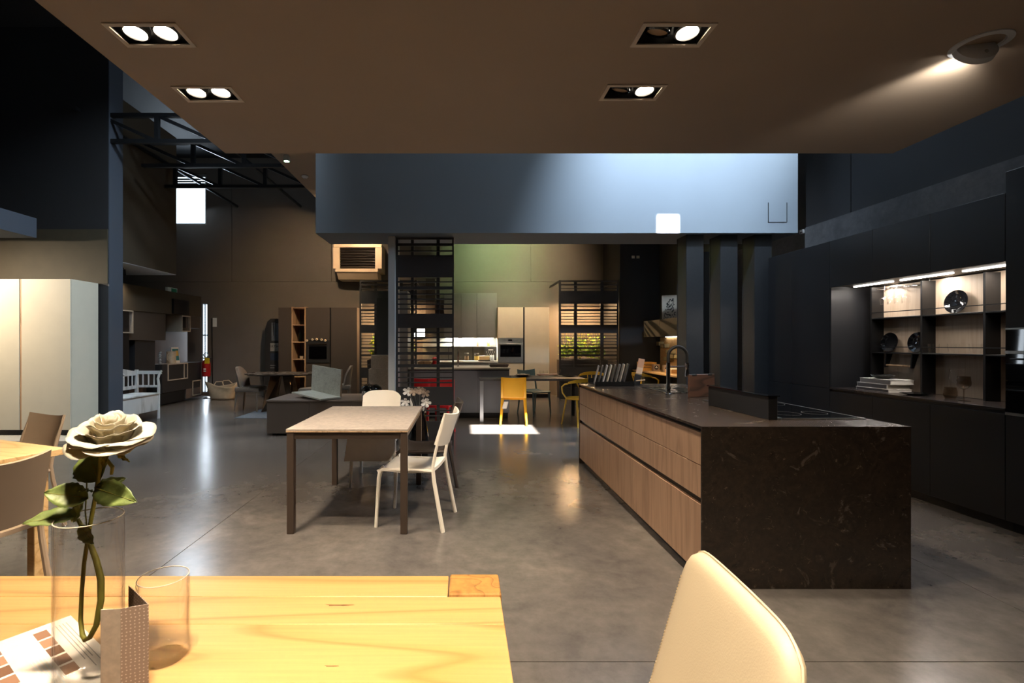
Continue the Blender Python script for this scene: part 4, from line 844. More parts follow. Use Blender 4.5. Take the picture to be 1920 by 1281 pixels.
# around the beige-topped table
poly_chair('white plastic chair at the right side of the beige-topped table', (-0.365, 3.745, 0), R(90 - 11), M['white_plastic'], group='plastic chairs round the beige-topped table')
poly_chair('dark brown plastic chair behind the white one at the beige-topped table', (-0.33, 4.36, 0), R(90 - 3), M['brown_plastic'], group='plastic chairs round the beige-topped table')
wc = poly_chair('white plastic chair at the far end of the beige-topped table', (-0.84, 4.80, 0), R(180), M['white_plastic'], group='plastic chairs round the beige-topped table', top=0.86, rounded=True)
sh = thing('paper_sheet', 'pale grey sheet hanging over the seat front of the far white chair', 'sheet', (-0.84, 4.56, 0.45)); o = sh.location
MB(o).surf(lambda u, v: (-1.075 + 0.45 * u - 0.03 * v, 4.552 - 0.02 * math.sin(v * 1.5), 0.47 - 0.215 * v), 6, 6, 0.0015).build('hanging_flap', plain('grey_felt_sheet', S(218, 212, 205), 0.8), sh, smooth=True)
MB(o).surf(lambda u, v: (-1.07 + 0.45 * u, 4.552 + 0.13 * v, 0.472 - 0.001 * v), 3, 3, 0.0015).build('top_flap', plain('grey_felt_sheet', S(218, 212, 205), 0.8), sh)
# beige-topped table
TX0, TX1, TY0, TY1 = -1.252, -0.385, 3.44, 4.69
t = thing('extending_table', 'rectangular table with beige laminate top and dark brown metal legs', 'dining table', ((TX0 + TX1) / 2, (TY0 + TY1) / 2, 0)); o = t.location
MB(o).box(TX0, TX1, TY0, TY1, 0.737, 0.75, 0.001).build('tabletop', M['ceramic'], t)
MB(o).box(TX0, TX1, TY0, TY1, 0.728, 0.737).build('wood_edge', M['shelf_oak'], t)
for x in (TX0 + 0.004, TX1 - 0.054):
    for y in (TY0 + 0.004, TY1 - 0.054): MB(o).box(x, x + 0.05, y, y + 0.05, 0, 0.727, 0.003).build('leg', M['brown_metal'], t)
for y in (TY0 + 0.012, TY1 - 0.037): MB(o).box(TX0 + 0.056, TX1 - 0.056, y, y + 0.025, 0.68, 0.727).build('apron', M['brown_metal'], t)
for x in (TX0 + 0.012, TX1 - 0.037): MB(o).box(x, x + 0.025, TY0 + 0.056, TY1 - 0.056, 0.68, 0.727).build('apron', M['brown_metal'], t)
# porcelain flowers in a dark floor vase behind the table
fx, fy = -0.50, 5.62
t = thing('porcelain_flowers', 'white and taupe porcelain flowers in a dark floor vase', 'flower vase', (fx, fy, 0)); o = t.location
MB(o).lathe([(0, 0), (0.09, 0), (0.11, 0.05), (0.12, 0.25), (0.09, 0.45), (0.07, 0.54), (0.08, 0.58), (0.07, 0.58), (0.06, 0.54), (0.06, 0.3), (0, 0.3)], (fx, fy, 0), 28).build('vase', M['black_gloss'], t, smooth=True)
for k, (px, py, dd, mt, r_) in enumerate(((765, 734, 5.6, 'porcelain', 0.06), (776, 734, 5.55, 'porcelain_taupe', 0.055), (788, 732, 5.62, 'porcelain_taupe', 0.055), (797, 737, 5.7, 'porcelain_taupe', 0.06), (760, 754, 5.58, 'porcelain', 0.055), (799, 755, 5.55, 'porcelain', 0.062))):
    c = Vector((wx(px, dd), dd, wz(py, dd)))
    MB(o).tube([(fx + 0.015 * math.cos(k), fy + 0.015 * math.sin(k), 0.42), ((fx + c.x) / 2, (fy + c.y) / 2, (c.z + 0.55) / 2), c], 0.0035, 6).build('stem', M['brushed'], t, smooth=True)
    fl_ = MB(o).lathe([(0, -0.008), (0.014, -0.004), (0.016, 0.004), (0, 0.01)], c, 12, Euler((R(70), 0, 0))).build('flower_heart', M[mt], t, smooth=True)
    for j in range(5):
        a = 2 * math.pi * j / 5 + k
        def fn(u, v, a=a, c=c, r_=r_):
            aa = a + (u - 0.5) * 1.15 * math.sin(math.pi * (0.25 + 0.6 * v)); rr_ = r_ * v
            return (c.x + rr_ * math.cos(aa), c.y - 0.035 * v * v, c.z + rr_ * math.sin(aa) * 0.85)
        MB(o).surf(fn, 6, 5, 0.002).build('petal', M[mt], fl_, smooth=True, angle=180)
for a in (-0.06, 0.05):
    lf = MB(o); lf.surf(lambda u, v: (fx + a + (u - 0.5) * 0.03 * math.sin(math.pi * v) + a * 0.6 * v, fy - 0.03, 0.55 + 0.18 * v), 3, 8, 0.002).build('leaf', M['porcelain'], t, smooth=True)
# near cream leather chair (backrest shows in the lower right)
t = thing('leather_chair', 'cream leather dining chair with stitched back in the lower right corner', 'chair', (0.275, 0.985, 0), R(90 - 3))
def backp(u, v):
    s_ = (u - 0.5) * 2; h = 0.45 + 0.432 * v * (1 - 0.085 * abs(s_) ** 9)
    hw = 0.224 - 0.008 * v
    cr = 0.0
    if v > 0.84: cr = ((v - 0.84) / 0.16) ** 2.4 * 0.018
    x = s_ * (hw - cr)
    return Vector((x, -0.165 - 0.115 * v - 0.007 * (1 - s_ * s_), h))
m = MB()
def blob(u, v, side):
    p = backp(u, v); s_ = (u - 0.5) * 2; e = 0.020 * (max(0.0, 1 - abs(s_) ** 12)) ** 0.5 * (max(0.0, 1 - abs(2 * v - 1) ** 14)) ** 0.5
    return p + Vector((0, side * e, side * e * 0.25))
NU, NV = 32, 28
ga = [[m.v(blob(i / NU, j / NV, 1)) for j in range(NV + 1)] for i in range(NU + 1)]
gb = [[ga[i][j] if i in (0, NU) or j in (0, NV) else m.v(blob(i / NU, j / NV, -1)) for j in range(NV + 1)] for i in range(NU + 1)]
for i in range(NU):
    for j in range(NV):
        m.face([ga[i][j], ga[i + 1][j], ga[i + 1][j + 1], ga[i][j + 1]]); m.face([gb[i][j], gb[i][j + 1], gb[i + 1][j + 1], gb[i + 1][j]])
bk = m.build('backrest', M['leather'], t, smooth=True, angle=180)
edge = [backp(0, k / 14) for k in range(15)] + [backp(k / 20, 1) for k in range(1, 20)] + [backp(1, 1 - k / 14) for k in range(15)]
MB().tube(edge, 0.0032, 6).build('piping', M['leather'], bk, smooth=True)
st = MB()
for s_u in (0.045, 0.955):
    for k in range(44):
        v = 0.05 + 0.80 * k / 44; p = blob(s_u, v, 1); st.obox(p + Vector((0, 0.0005, 0)), (0.0018, 0.0016, 0.005))
tag(st.build('stitching', M['thread'], bk), kind='stuff')
MB().obox((0, 0.0, 0.43), (0.40, 0.32, 0.07), (0, 0, 0), 0.025, 3).build('seat', M['leather'], t, smooth=True)
for sx in (-1, 1):
    for sy, yy in ((1, 0.11), (-1, -0.13)):
        leg_taper(t, [(sx * 0.19, yy, 0.41), (sx * 0.205, yy + 0.02 * sy, 0.0)], 0.018, 0.012, M['chrome'])
# ---------------------------------------------------------------- second oak table at the left with taupe chairs
U = Vector((-0.932, 0.363, 0)); V = Vector((-0.363, -0.932, 0)); C0 = Vector((-2.31, 2.83, 0)); rz = math.atan2(U.y, U.x)
t = thing('pale_oak_table', 'pale oak table cut by the left picture edge', 'dining table', C0, rz)
LU, LV = 1.6, 0.95
MB().box(0, LU, 0, LV, 0.715, 0.75, 0.002).build('tabletop', M['oak_pale'], t)
for x in (0.06, LU - 0.13):
    for y in (0.06, LV - 0.13): MB().box(x, x + 0.07, y, y + 0.07, 0, 0.714, 0.003).build('leg', M['oak_pale'], t)
MB().box(0.13, LU - 0.13, 0.08, 0.10, 0.65, 0.714).build('apron', M['oak_pale'], t); MB().box(0.13, LU - 0.13, LV - 0.10, LV - 0.08, 0.65, 0.714).build('apron', M['oak_pale'], t)
b = C0 + V * 0.475 - U * 0.05
poly_chair('taupe plastic chair in front of the pale oak table, seen from behind', (b.x, b.y, 0), math.atan2(U.y, U.x) - R(90), M['taupe_plastic'], full=True, rounded=False, group='taupe chairs at the pale oak table', top=0.80, w=0.225)
b = C0 + U * 1.13 - V * 0.22
poly_chair('taupe plastic chair behind the pale oak table, half hidden', (b.x, b.y, 0), math.atan2(V.y, V.x) - R(90), M['taupe_plastic'], full=True, rounded=False, group='taupe chairs at the pale oak table', top=0.80, w=0.225)
# ---------------------------------------------------------------- framed plastic chairs (yellow, red)
def frame_chair(label, loc, rz, mat, name, group=None):
    t = thing(name, label, 'chair', loc, rz, group); w_ = 0.21
    def seat(u, v): return ((u - 0.5) * 2 * w_ * 0.96, -0.20 + 0.42 * v, 0.455 - 0.012 * math.sin(math.pi * u) * math.sin(math.pi * v))
    MB().surf(seat, 8, 8, 0.03).build('seat', mat, t, smooth=True)
    def back(u, v):
        s_ = (u - 0.5) * 2; return (s_ * w_ * 0.80, -0.222 - 0.06 * v - 0.018 * (1 - s_ * s_), 0.47 + 0.31 * v)
    MB().surf(back, 10, 8, 0.008).build('backrest', mat, t, smooth=True)
    for s_ in (-1, 1):
        MB().hexa([(s_ * w_ * 0.80, -0.235, 0.455), (s_ * w_, -0.235, 0.455), (s_ * w_, -0.195, 0.455), (s_ * w_ * 0.80, -0.195, 0.455), (s_ * w_ * 0.80, -0.30, 0.80), (s_ * w_ * 0.98, -0.30, 0.80), (s_ * w_ * 0.98, -0.27, 0.80), (s_ * w_ * 0.80, -0.27, 0.80)], 0.006, 2).build('back_post', mat, t, smooth=True)
        leg_taper(t, [(s_ * 0.185, -0.205, 0.455), (s_ * 0.215, -0.265, 0.0)], 0.024, 0.015, mat)
        leg_taper(t, [(s_ * 0.185, 0.195, 0.44), (s_ * 0.205, 0.225, 0.0)], 0.023, 0.014, mat)
    MB().surf(lambda u, v: ((u - 0.5) * 2 * w_ * 0.97, -0.285 - 0.018 * (1 - (2 * u - 1) ** 2) - 0.005 * v, 0.765 + 0.035 * v - 0.012 * math.sin(math.pi * u)), 10, 3, 0.026).build('top_rail', mat, t, smooth=True)
    MB().surf(lambda u, v: ((u - 0.5) * 2 * w_ * 0.97, -0.215 - 0.012 * (1 - (2 * u - 1) ** 2) - 0.008 * v, 0.455 + 0.03 * v), 10, 3, 0.024).build('lower_rail', mat, t, smooth=True)
    return t
yc = frame_chair('bright yellow plastic chair in the patch of sunlight', (0.875, 8.18, 0), R(-6), M['yellow_plastic'], 'yellow_chair')
MB().surf(lambda u, v: (-0.16 + 0.075 * u - 0.03 * v, -0.262 - 0.005 * math.sin(6 * u), 0.40 - 0.115 * v), 4, 4, 0.001).build('paper_tag', M['paper'], yc)
frame_chair('red plastic chair behind the lattice screen, at the peninsula', (-0.62, 8.02, 0), R(4), M['red_plastic'], 'red_chair')
frame_chair('red plastic chair nearer the lattice screen foot', (-0.36, 7.20, 0), R(172), M['red_plastic'], 'red_chair')
# teal chair
t = thing('teal_chair', 'teal grey plastic chair behind the slate table', 'chair', (1.40, 9.28, 0), math.atan2(-0.62, 0.35) - R(90))
MB().surf(lambda u, v: ((u - 0.5) * 0.42, -0.2 + 0.42 * v, 0.46 - 0.015 * math.sin(math.pi * v) - (0.02 * ((v - 0.85) / 0.15) ** 2 if v > 0.85 else 0)), 8, 10, 0.024).build('seat', M['teal'], t, smooth=True)
MB().surf(lambda u, v: ((u - 0.5) * 0.43, -0.25 - 0.06 * (1 - (2 * u - 1) ** 2) - 0.03 * v, 0.66 + 0.16 * v + 0.03 * (2 * u - 1) ** 2 * v), 12, 6, 0.014).build('backrest', M['teal'], t, smooth=True)
for s_ in (-1, 1):
    leg_taper(t, [(s_ * 0.21, -0.27, 0.0), (s_ * 0.19, -0.20, 0.46), (s_ * 0.195, -0.25, 0.70)], 0.014, 0.016, M['teal'])
    leg_taper(t, [(s_ * 0.185, 0.19, 0.44), (s_ * 0.205, 0.225, 0.0)], 0.02, 0.013, M['teal'])
# mustard bentwood-style armchairs
def hoop_chair(label, loc, rz, spindles=True):
    t = thing('hoop_armchair', label, 'armchair', loc, rz, 'mustard hoop armchairs'); mt = M['mustard']
    MB().lathe([(0, 0.43), (0.19, 0.43), (0.205, 0.44), (0.205, 0.455), (0.19, 0.462), (0.1, 0.455), (0, 0.452)], (0, 0, 0), 28).build('seat', mt, t, smooth=True)
    for s_ in (-1, 1):
        leg_taper(t, [(s_ * 0.14, 0.13, 0.44), (s_ * 0.19, 0.20, 0.0)], 0.016, 0.011, mt)
        leg_taper(t, [(s_ * 0.13, -0.13, 0.44), (s_ * 0.18, -0.22, 0.0)], 0.016, 0.011, mt)
        MB().tube([(s_ * 0.20, 0.05, 0.445), (s_ * 0.245, 0.10, 0.54), (s_ * 0.265, 0.09, 0.64), (s_ * 0.26, 0.02, 0.685), (s_ * 0.25, -0.05, 0.70)], 0.013, 8).build('arm_hoop', mt, t, smooth=True)
    MB().surf(lambda u, v: (0.25 * math.sin((u - 0.5) * math.pi), -0.05 - 0.19 * math.cos((u - 0.5) * math.pi), 0.695 + (0.03 + 0.035 * math.sin(math.pi * u)) * v + 0.03 * math.sin(math.pi * u)), 18, 3, 0.018).build('back_hoop', mt, t, smooth=True)
    for a in (-0.55, -0.2, 0.2, 0.55):
        MB().tube([(0.15 * math.sin(a) * 1.1, -0.05 - 0.12 * math.cos(a), 0.45), (0.245 * math.sin(a), -0.045 - 0.19 * math.cos(a), 0.72)], 0.008, 6).build('spindle', mt, t, smooth=True)
    return t
hoop_chair('mustard hoop armchair in front of the slate table end', (1.93, 8.02, 0), R(25))
hoop_chair('mustard hoop armchair behind the slate table, beside the sample rack', (2.55, 9.55, 0), R(150))
hoop_chair('mustard hoop armchair at the study desk', (3.62, 9.55, 0), R(-70))
# upholstered dining chairs
def soft_chair(label, loc, rz, mat):
    t = thing('upholstered_chair', label, 'chair', loc, rz, 'upholstered chairs at the boat-shaped table')
    MB().obox((0, 0.02, 0.44), (0.48, 0.48, 0.10), (0, 0, 0), 0.03, 2).build('seat', mat, t, smooth=True)
    def back(u, v):
        a = (u - 0.5) * 2.3; hgt = 0.46 + (0.42 * (1 - 0.45 * abs(2 * u - 1) ** 2.5)) * v
        return (0.235 * math.sin(a) / math.sin(1.15), -0.22 - 0.05 * v + 0.20 * (1 - math.cos(a)), hgt)
    MB().surf(back, 16, 8, 0.045).build('backrest', mat, t, smooth=True)
    for sx in (-1, 1):
        for yy, d_ in ((0.20, 0.01), (-0.19, -0.03)):
            leg_taper(t, [(sx * 0.20, yy, 0.40), (sx * 0.205, yy + d_, 0.0)], 0.022, 0.016, mat)
soft_chair('taupe upholstered chair at the left end of the boat-shaped table', (-4.25, 9.72, 0.006), R(-88), M['upholstery'])
soft_chair('grey-brown upholstered chair right of the boat-shaped table', (-2.80, 9.35, 0.009), R(70), M['upholstery_dark'])
soft_chair('grey-brown upholstered chair behind the limewash sample', (-2.55, 10.1, 0.009), R(100), M['upholstery_dark'])

# ================================================================ LATTICE SCREENS
LPAT = [('slat', 446, 5), ('slat', 458, 5), ('slat', 470, 2.5), ('slat', 479, 2.5), ('panel', 480, 519.5), ('slat', 528, 2.5), ('slat', 539.5, 6), ('slat', 551, 2.5), ('slat', 560.5, 2.5), ('slat', 570, 2.5), ('slat', 579, 2.5), ('panel', 588, 614.5),
        ('slat', 623, 2.5), ('slat', 632.5, 2.5), ('slat', 642, 2.5), ('slat', 651, 2.5), ('slat', 662.5, 5.5), ('slat', 675, 2.5), ('slat', 686, 6), ('slat', 698, 2.5), ('slat', 708, 2.5), ('slat', 717.5, 2.5), ('panel', 725.5, 760), ('slat', 770, 2.5), ('slat', 780, 2.5), ('panel', 790, 826)]
def lattice(x0, x1, Y, ztop, label, dep=0.06):
    t = thing('lattice_screen', label, 'screen', ((x0 + x1) / 2, Y, 0), group='anthracite lattice screens'); o = t.location
    d0 = 6.45; zt0 = wz(443, d0); k = ztop / zt0
    Wd = x1 - x0
    for f0, f1, yy in ((0.0, 0.030, 0), (0.970, 1.0, 0)):
        MB(o).box(x0 + f0 * Wd, x0 + f1 * Wd, Y, Y + dep, 0, ztop).build('post', M['lattice'], t)
    for f0, f1 in ((0.255, 0.305), (0.70, 0.755)):
        MB(o).box(x0 + f0 * Wd, x0 + f1 * Wd, Y + 0.022, Y + dep, 0.02, ztop - 0.02).build('post', M['lattice'], t)
    a, b = x0 + 0.03 * Wd, x1 - 0.03 * Wd
    for q in LPAT:
        if q[0] == 'slat':
            z = wz(q[1], d0) * k; h = q[2] * d0 / F_ * k / 2
            MB(o).box(a, b, Y, Y + 0.022, z - h, z + h).build('slat', M['lattice'], t)
        else:
            MB(o).box(a, b, Y + 0.002, Y + 0.020, wz(q[2], d0) * k, wz(q[1], d0) * k).build('panel', M['lattice'], t)
    return t
lattice(wx(742.5, 6.45), wx(851, 6.45), 6.45, wz(443, 6.45) - 0.005, 'tall anthracite lattice screen under the blue beam')
tag(MB().box(wx(728, 6.36), -0.881, 6.36, 6.84, 0, 2.768).build('screen_board', M['post_pale']), 'pale blue-grey upright board beside the middle lattice screen', 'board')
l2 = lattice(2.275, 3.66, 11.3, 2.83, 'lattice screen in front of the lit plants at right')
for x in (2.275, 3.63): MB(l2.location).box(x, x + 0.03, 11.36, 12.58, 2.79, 2.83).build('roof_rail', M['lattice'], l2)
l1 = lattice(-2.39, -1.05, 11.3, 2.83, 'lattice screen in front of the lit plants, below the heater')
for x in (-2.39, -1.08): MB(l1.location).box(x, x + 0.03, 11.36, 12.58, 2.79, 2.83).build('roof_rail', M['lattice'], l1)
# planters with foliage behind the screens
def planter(xa, xb, label, seed):
    t = thing('planter', label, 'planter', ((xa + xb) / 2, 12.0, 0)); o = t.location; rd = random.Random(seed)
    MB(o).box(xa, xb, 11.75, 12.2, 0, 0.95, 0.005).build('trough', M['lattice'], t)
    MB(o).box(xa + 0.03, xb - 0.03, 11.78, 12.17, 0.95, 0.955).build('soil', M['void'], t)
    for nm, mt, cnt in (('foliage', 'foliage', 420), ('foliage', 'foliage_yellow', 160)):
        m = MB(o)
        for k in range(cnt):
            bx, by = rd.uniform(xa + 0.08, xb - 0.08), rd.uniform(11.82, 12.12); h = rd.uniform(0.15, 0.72) ** 1.0
            base = Vector((bx, by, 0.95 + h * rd.uniform(0.2, 0.9))); d = Vector((rd.gauss(0, 1), rd.gauss(0, 0.8), rd.uniform(-0.2, 1.0))).normalized(); L_ = rd.uniform(0.07, 0.16); n_ = d.orthogonal().normalized()
            s_ = n_ * L_ * 0.24
            a_, b_, c_, e_ = base, base + d * L_ * 0.5 + s_ + Vector((0, 0, 0.01)), base + d * L_ - Vector((0, 0, 0.02)), base + d * L_ * 0.5 - s_ + Vector((0, 0, 0.01))
            v_ = [m.v(p) for p in (a_, b_, c_, e_)]; m.face(v_)
        tag(m.build(nm, M[mt], t), kind='stuff')
    m = MB(o)
    for k in range(26):
        bx, by = rd.uniform(xa + 0.1, xb - 0.1), rd.uniform(11.85, 12.1)
        m.tube([(bx, by, 0.95), (bx + rd.uniform(-0.05, 0.05), by, 1.25), (bx + rd.uniform(-0.1, 0.1), by, 1.6)], 0.004, 4)
    tag(m.build('stems', M['rose_stem'], t), kind='stuff')
planter(2.40, 3.55, 'planter of lit green plants behind the right lattice screen', 3)
planter(-2.30, -1.15, 'planter of lit green plants behind the left lattice screen', 5)
def plant_lamp(x, lab):
    t = thing('plant_lamp', lab, 'lamp', (x, 12.0, 2.42)); o = t.location
    MB(o).box(x - 0.5, x + 0.5, 11.95, 12.01, 2.42, 2.45).build('housing', M['lattice'], t)
    MB(o).box(x - 0.48, x + 0.48, 11.965, 11.995, 2.412, 2.42).build('tube', M['lamp_cool'], t)
    light('plant_light', 'AREA', (x, 11.98, 2.40), 100, (1.0, 0.60, 0.28), tgt=(x, 12.10, 0), size=0.9, size_y=0.06, parent=t)
    for xx in (x - 0.4, x + 0.4): MB(o).box(xx - 0.01, xx + 0.01, 12.01, 12.585, 2.43, 2.44).build('wall_arm', M['lattice'], t)
plant_lamp(2.967, 'linear lamp above the plants of the right lattice screen')
plant_lamp(-1.72, 'linear lamp above the plants of the left lattice screen')
# heater on the back wall
HX0, HX1 = -3.18, -1.98
t = thing('air_heater', 'off-white wall air heater with dark slats, high on the back wall', 'heater', ((HX0 + HX1) / 2, 12.2, 3.1)); o = t.location; yf = 11.95
fr = MB(o); fr.box(HX0, HX1, yf, yf + 0.12, 3.72, 3.84, 0.02, 2).box(HX0, HX0 + 0.16, yf, yf + 0.12, 3.2, 3.72).box(HX1 - 0.16, HX1, yf, yf + 0.12, 3.2, 3.72).box(HX0 + 0.06, HX1 - 0.1, yf, yf + 0.12, 3.12, 3.2)
fr.build('front_frame', M['heater_white'], t)
MB(o).box(HX0 + 0.16, HX1 - 0.16, yf + 0.08, yf + 0.11, 3.2, 3.72).build('interior', M['void'], t)
for k in range(8): MB(o).obox(((HX0 + HX1) / 2, yf + 0.03, 3.235 + k * 0.064), (HX1 - HX0 - 0.34, 0.045, 0.012), (R(-28), 0, 0)).build('slat', M['grille_dark'], t)
MB(o).box(HX0 + 0.02, HX1 - 0.02, yf + 0.12, WB + 0.018, 3.14, 3.83).build('casing', M['heater_white'], t)
MB(o).prism([(yf + 0.03, 3.12), (WB + 0.018, 3.12), (WB + 0.018, 2.955), (yf + 0.2, 2.955)], HX0 + 0.08, HX1 - 0.12, 'x').build('bottom_tray', M['heater_white'], t)
# ================================================================ FAR GREY-BROWN TALL KITCHEN
t = thing('tall_oven_unit', 'dark brown tall kitchen unit with oven and oak shelf column', 'kitchen unit', (-3.57, 12.3, 0)); o = t.location; Y0 = 12.0
MB(o).box(-4.55, -4.235, Y0 + 0.02, WB - 0.01, 0.0, 2.24).build('carcass', M['dark_lam'], t)
MB(o).box(-3.87, -2.60, Y0 + 0.02, WB - 0.01, 0.0, 2.24).build('carcass', M['dark_lam'], t)
MB(o).box(-4.55, -4.24, Y0, Y0 + 0.02, 0.1, 2.24, 0.001).build('door', M['dark_lam'], t)
MB(o).box(-3.865, -3.28, Y0, Y0 + 0.02, 1.44, 2.24, 0.001).build('door', M['dark_lam'], t)
MB(o).box(-3.865, -3.28, Y0, Y0 + 0.02, 0.1, 0.85, 0.001).build('door', M['dark_lam'], t)
MB(o).box(-3.245, -2.60, Y0, Y0 + 0.02, 0.1, 2.24, 0.001).build('door', M['dark_lam'], t)
MB(o).box(-3.278, -3.247, Y0 + 0.012, Y0 + 0.02, 0.1, 2.24).build('grip_channel', M['black_edge'], t)
sc_ = MB(o); sc_.box(-4.225, -4.195, Y0, WB - 0.02, 0, 2.26).box(-3.905, -3.875, Y0, WB - 0.02, 0, 2.26).build('column_side', M['shelf_oak'], t)
MB(o).box(-4.195, -3.905, WB - 0.06, WB - 0.04, 0, 2.26).build('column_back', M['taupe_lam'], t)
for z in (0.05, 0.52, 0.95, 1.385, 1.81, 2.235): MB(o).box(-4.195, -3.905, Y0 + 0.005, WB - 0.06, z - 0.012, z + 0.012).build('shelf', M['shelf_oak'], t)
ov = MB(o).box(-3.865, -3.28, Y0 - 0.006, Y0 + 0.02, 0.87, 1.42, 0.003).build('oven', M['dark_slate'], t)
MB(o).box(-3.79, -3.35, Y0 - 0.010, Y0 - 0.006, 0.96, 1.28).build('oven_window', M['black_glass'], ov)
MB(o).tube([(-3.80, Y0 - 0.03, 1.335), (-3.34, Y0 - 0.03, 1.335)], 0.012, 8).build('oven_handle', M['brass_leg'], ov)
for px, py in ((576, 637), (586, 635.5), (594, 635), (603, 635.5), (610, 637)):
    c = (wx(px, Y0), Y0 - 0.006, wz(py, Y0) - 0.02)
    kn = MB(o).lathe([(0, 0.03), (0.024, 0.028), (0.03, 0.01), (0.03, 0.0), (0, 0)], c, 16, Euler((R(90), 0, 0))).build('knob', M['cream_lam'], ov, smooth=True)
    MB(o).lathe([(0, 0.034), (0.008, 0.034), (0.008, 0.028), (0, 0.028)], c, 10, Euler((R(90), 0, 0))).build('knob_centre', M['black_edge'], kn)
def bottle(name, label, x, y, z, h, r, mat, cat='bottle'):
    t = thing(name, label, cat, (x, y, z))
    MB().lathe([(0, 0), (r, 0), (r, h * 0.6), (r * 0.9, h * 0.66), (r * 0.35, h * 0.76), (r * 0.33, h * 0.94), (0, h * 0.94)], (0, 0, 0), 14).build('body', mat, t, smooth=True)
    MB().lathe([(0, h * 0.94), (r * 0.38, h * 0.94), (r * 0.38, h), (0, h)], (0, 0, 0), 12).build('cap', M['black_edge'], t)
bottle('wine_bottle', 'dark wine bottle in front on the oak shelf column', -4.05, 12.12, 1.398, 0.31, 0.04, M['bottle_dark'])
bottle('wine_bottle', 'dark wine bottle at the right side of the oak shelf column', -3.96, 12.25, 1.398, 0.31, 0.04, M['bottle_dark'])
t = thing('candle_pot', 'small cream pot on the third oak shelf', 'pot', (-4.02, 12.12, 0.963))
MB().lathe([(0, 0), (0.04, 0), (0.045, 0.07), (0.04, 0.07), (0.036, 0.01), (0, 0.01)], (0, 0, 0), 16).build('pot', M['cream_lam'], t, smooth=True)
MB().lathe([(0, 0.01), (0.035, 0.01), (0.035, 0.05), (0.003, 0.052), (0.003, 0.065), (0, 0.065)], (0, 0, 0), 12).build('wax', M['paper'], t)
# advertising banner
t = thing('banner_stand', 'dark advertising banner with pale name plate beside the tall oven unit', 'banner', (-4.80, 12.3, 0)); o = t.location
MB(o).prism([(-5.02, 0.03), (-4.60, 0.03), (-4.60, 1.98), (-4.86, 1.98), (-4.95, 1.90), (-5.00, 1.72)], 12.30, 12.32, 'y').build('board', M['dark_slate'], t)
MB(o).box(-5.05, -4.58, 12.2, 12.42, 0, 0.03, 0.004).build('foot', M['black_edge'], t)
def img(x0, x1, z0, z1, c, nm='print_patch'): MB(o).box(x0, x1, 12.296, 12.30, z0, z1).build(nm, plain('ban_%d' % (abs(hash(c)) % 9999), c, 0.6, var=0.15, scale=14), t)
img(-4.84, -4.74, 1.42, 1.88, S(96, 100, 108)); img(-4.72, -4.62, 1.42, 1.86, S(74, 80, 92)); img(-4.80, -4.77, 1.55, 1.92, S(30, 30, 32))
img(-4.87, -4.60, 1.15, 1.36, S(136, 134, 130), 'name_plate'); img(-4.87, -4.60, 0.92, 1.10, S(30, 44, 66)); img(-4.87, -4.74, 0.78, 0.80, S(120, 120, 120)); img(-4.87, -4.76, 0.72, 0.74, S(120, 120, 120))
text_mesh('lettering', 'KRTSHG', 0.085, M['dark_print'], t, (-4.735 - o.x, 12.2945 - o.y, 1.275), (R(90), 0, 0))
# ================================================================ LOW SIDEBOARD + DISPLAY
t = thing('low_sideboard', 'low dark brown sideboard behind the beige-topped table', 'sideboard', (-2.0, 7.53, 0)); o = t.location
MB(o).box(-2.85, -1.12, 7.09, 8.0, 0.035, 0.505).build('carcass', M['dark_lam'], t)
MB(o).box(-2.86, -1.11, 7.06, 8.01, 0.505, 0.525, 0.001).build('top', M['ceramic_dark'] if False else M['taupe_lam'], t)
for x0, x1 in ((-2.85, -2.235), (-2.23, -1.615), (-1.61, -1.12)): MB(o).box(x0, x1, 7.07, 7.09, 0.04, 0.50, 0.001).build('door', M['dark_lam'], t)
for x in (-2.80, -1.2):
    for y in (7.15, 7.9): MB(o).box(x, x + 0.05, y, y + 0.05, 0, 0.035).build('foot', M['black_edge'], t)
# leaning L-shaped slab sample
a_ = math.atan2(-0.45, 0.58)
t = thing('slab_sample', 'L-shaped limewash slab sample propped on the low sideboard', 'material sample', (-2.09, 7.47, 0.525), a_)
tl = R(-4.5); sm_ = MB(); cz = 0.055
MB().obox((0, 0, cz + 0.205), (0.73, 0.022, 0.41), (0, tl * -1, 0), 0.001).build('upright_slab', M['slab_sample'], t)
MB().obox((-0.0, -0.19, cz - 0.006), (0.73, 0.36, 0.022), (0, -tl, 0), 0.001).build('lying_slab', M['slab_sample'], t)
MB().obox((0.362, 0.0, cz + 0.176), (0.008, 0.026, 0.41), (0, -tl, 0)).build('cut_edge', M['slab_edge'], t)
MB().prism([(-0.33, 0.0), (-0.05, 0.0), (-0.05, 0.040), (-0.33, 0.062)], -0.2, -0.03, 'y').build('wedge', M['black_edge'], t)
# dome bin
t = thing('dome_canister', 'chrome canister with black domed lid on the sideboard', 'canister', (-1.37, 7.35, 0.525))
MB().lathe([(0, 0), (0.14, 0), (0.145, 0.01), (0.145, 0.115), (0, 0.115)], (0, 0, 0), 36).build('body', M['chrome'], t, smooth=True)
MB().lathe([(0.147, 0.115), (0.155, 0.118), (0.155, 0.135), (0.150, 0.16), (0.125, 0.19), (0.08, 0.207), (0, 0.212)], (0, 0, 0), 36).build('lid', M['black_gloss'], t, smooth=True)
MB().tube([(0.05 * math.cos(a), -0.03, 0.2 + 0.03 * math.sin(a)) for a in [math.pi * k / 8 for k in range(9)]], 0.006, 6).build('handle', M['chrome'], t, smooth=True)
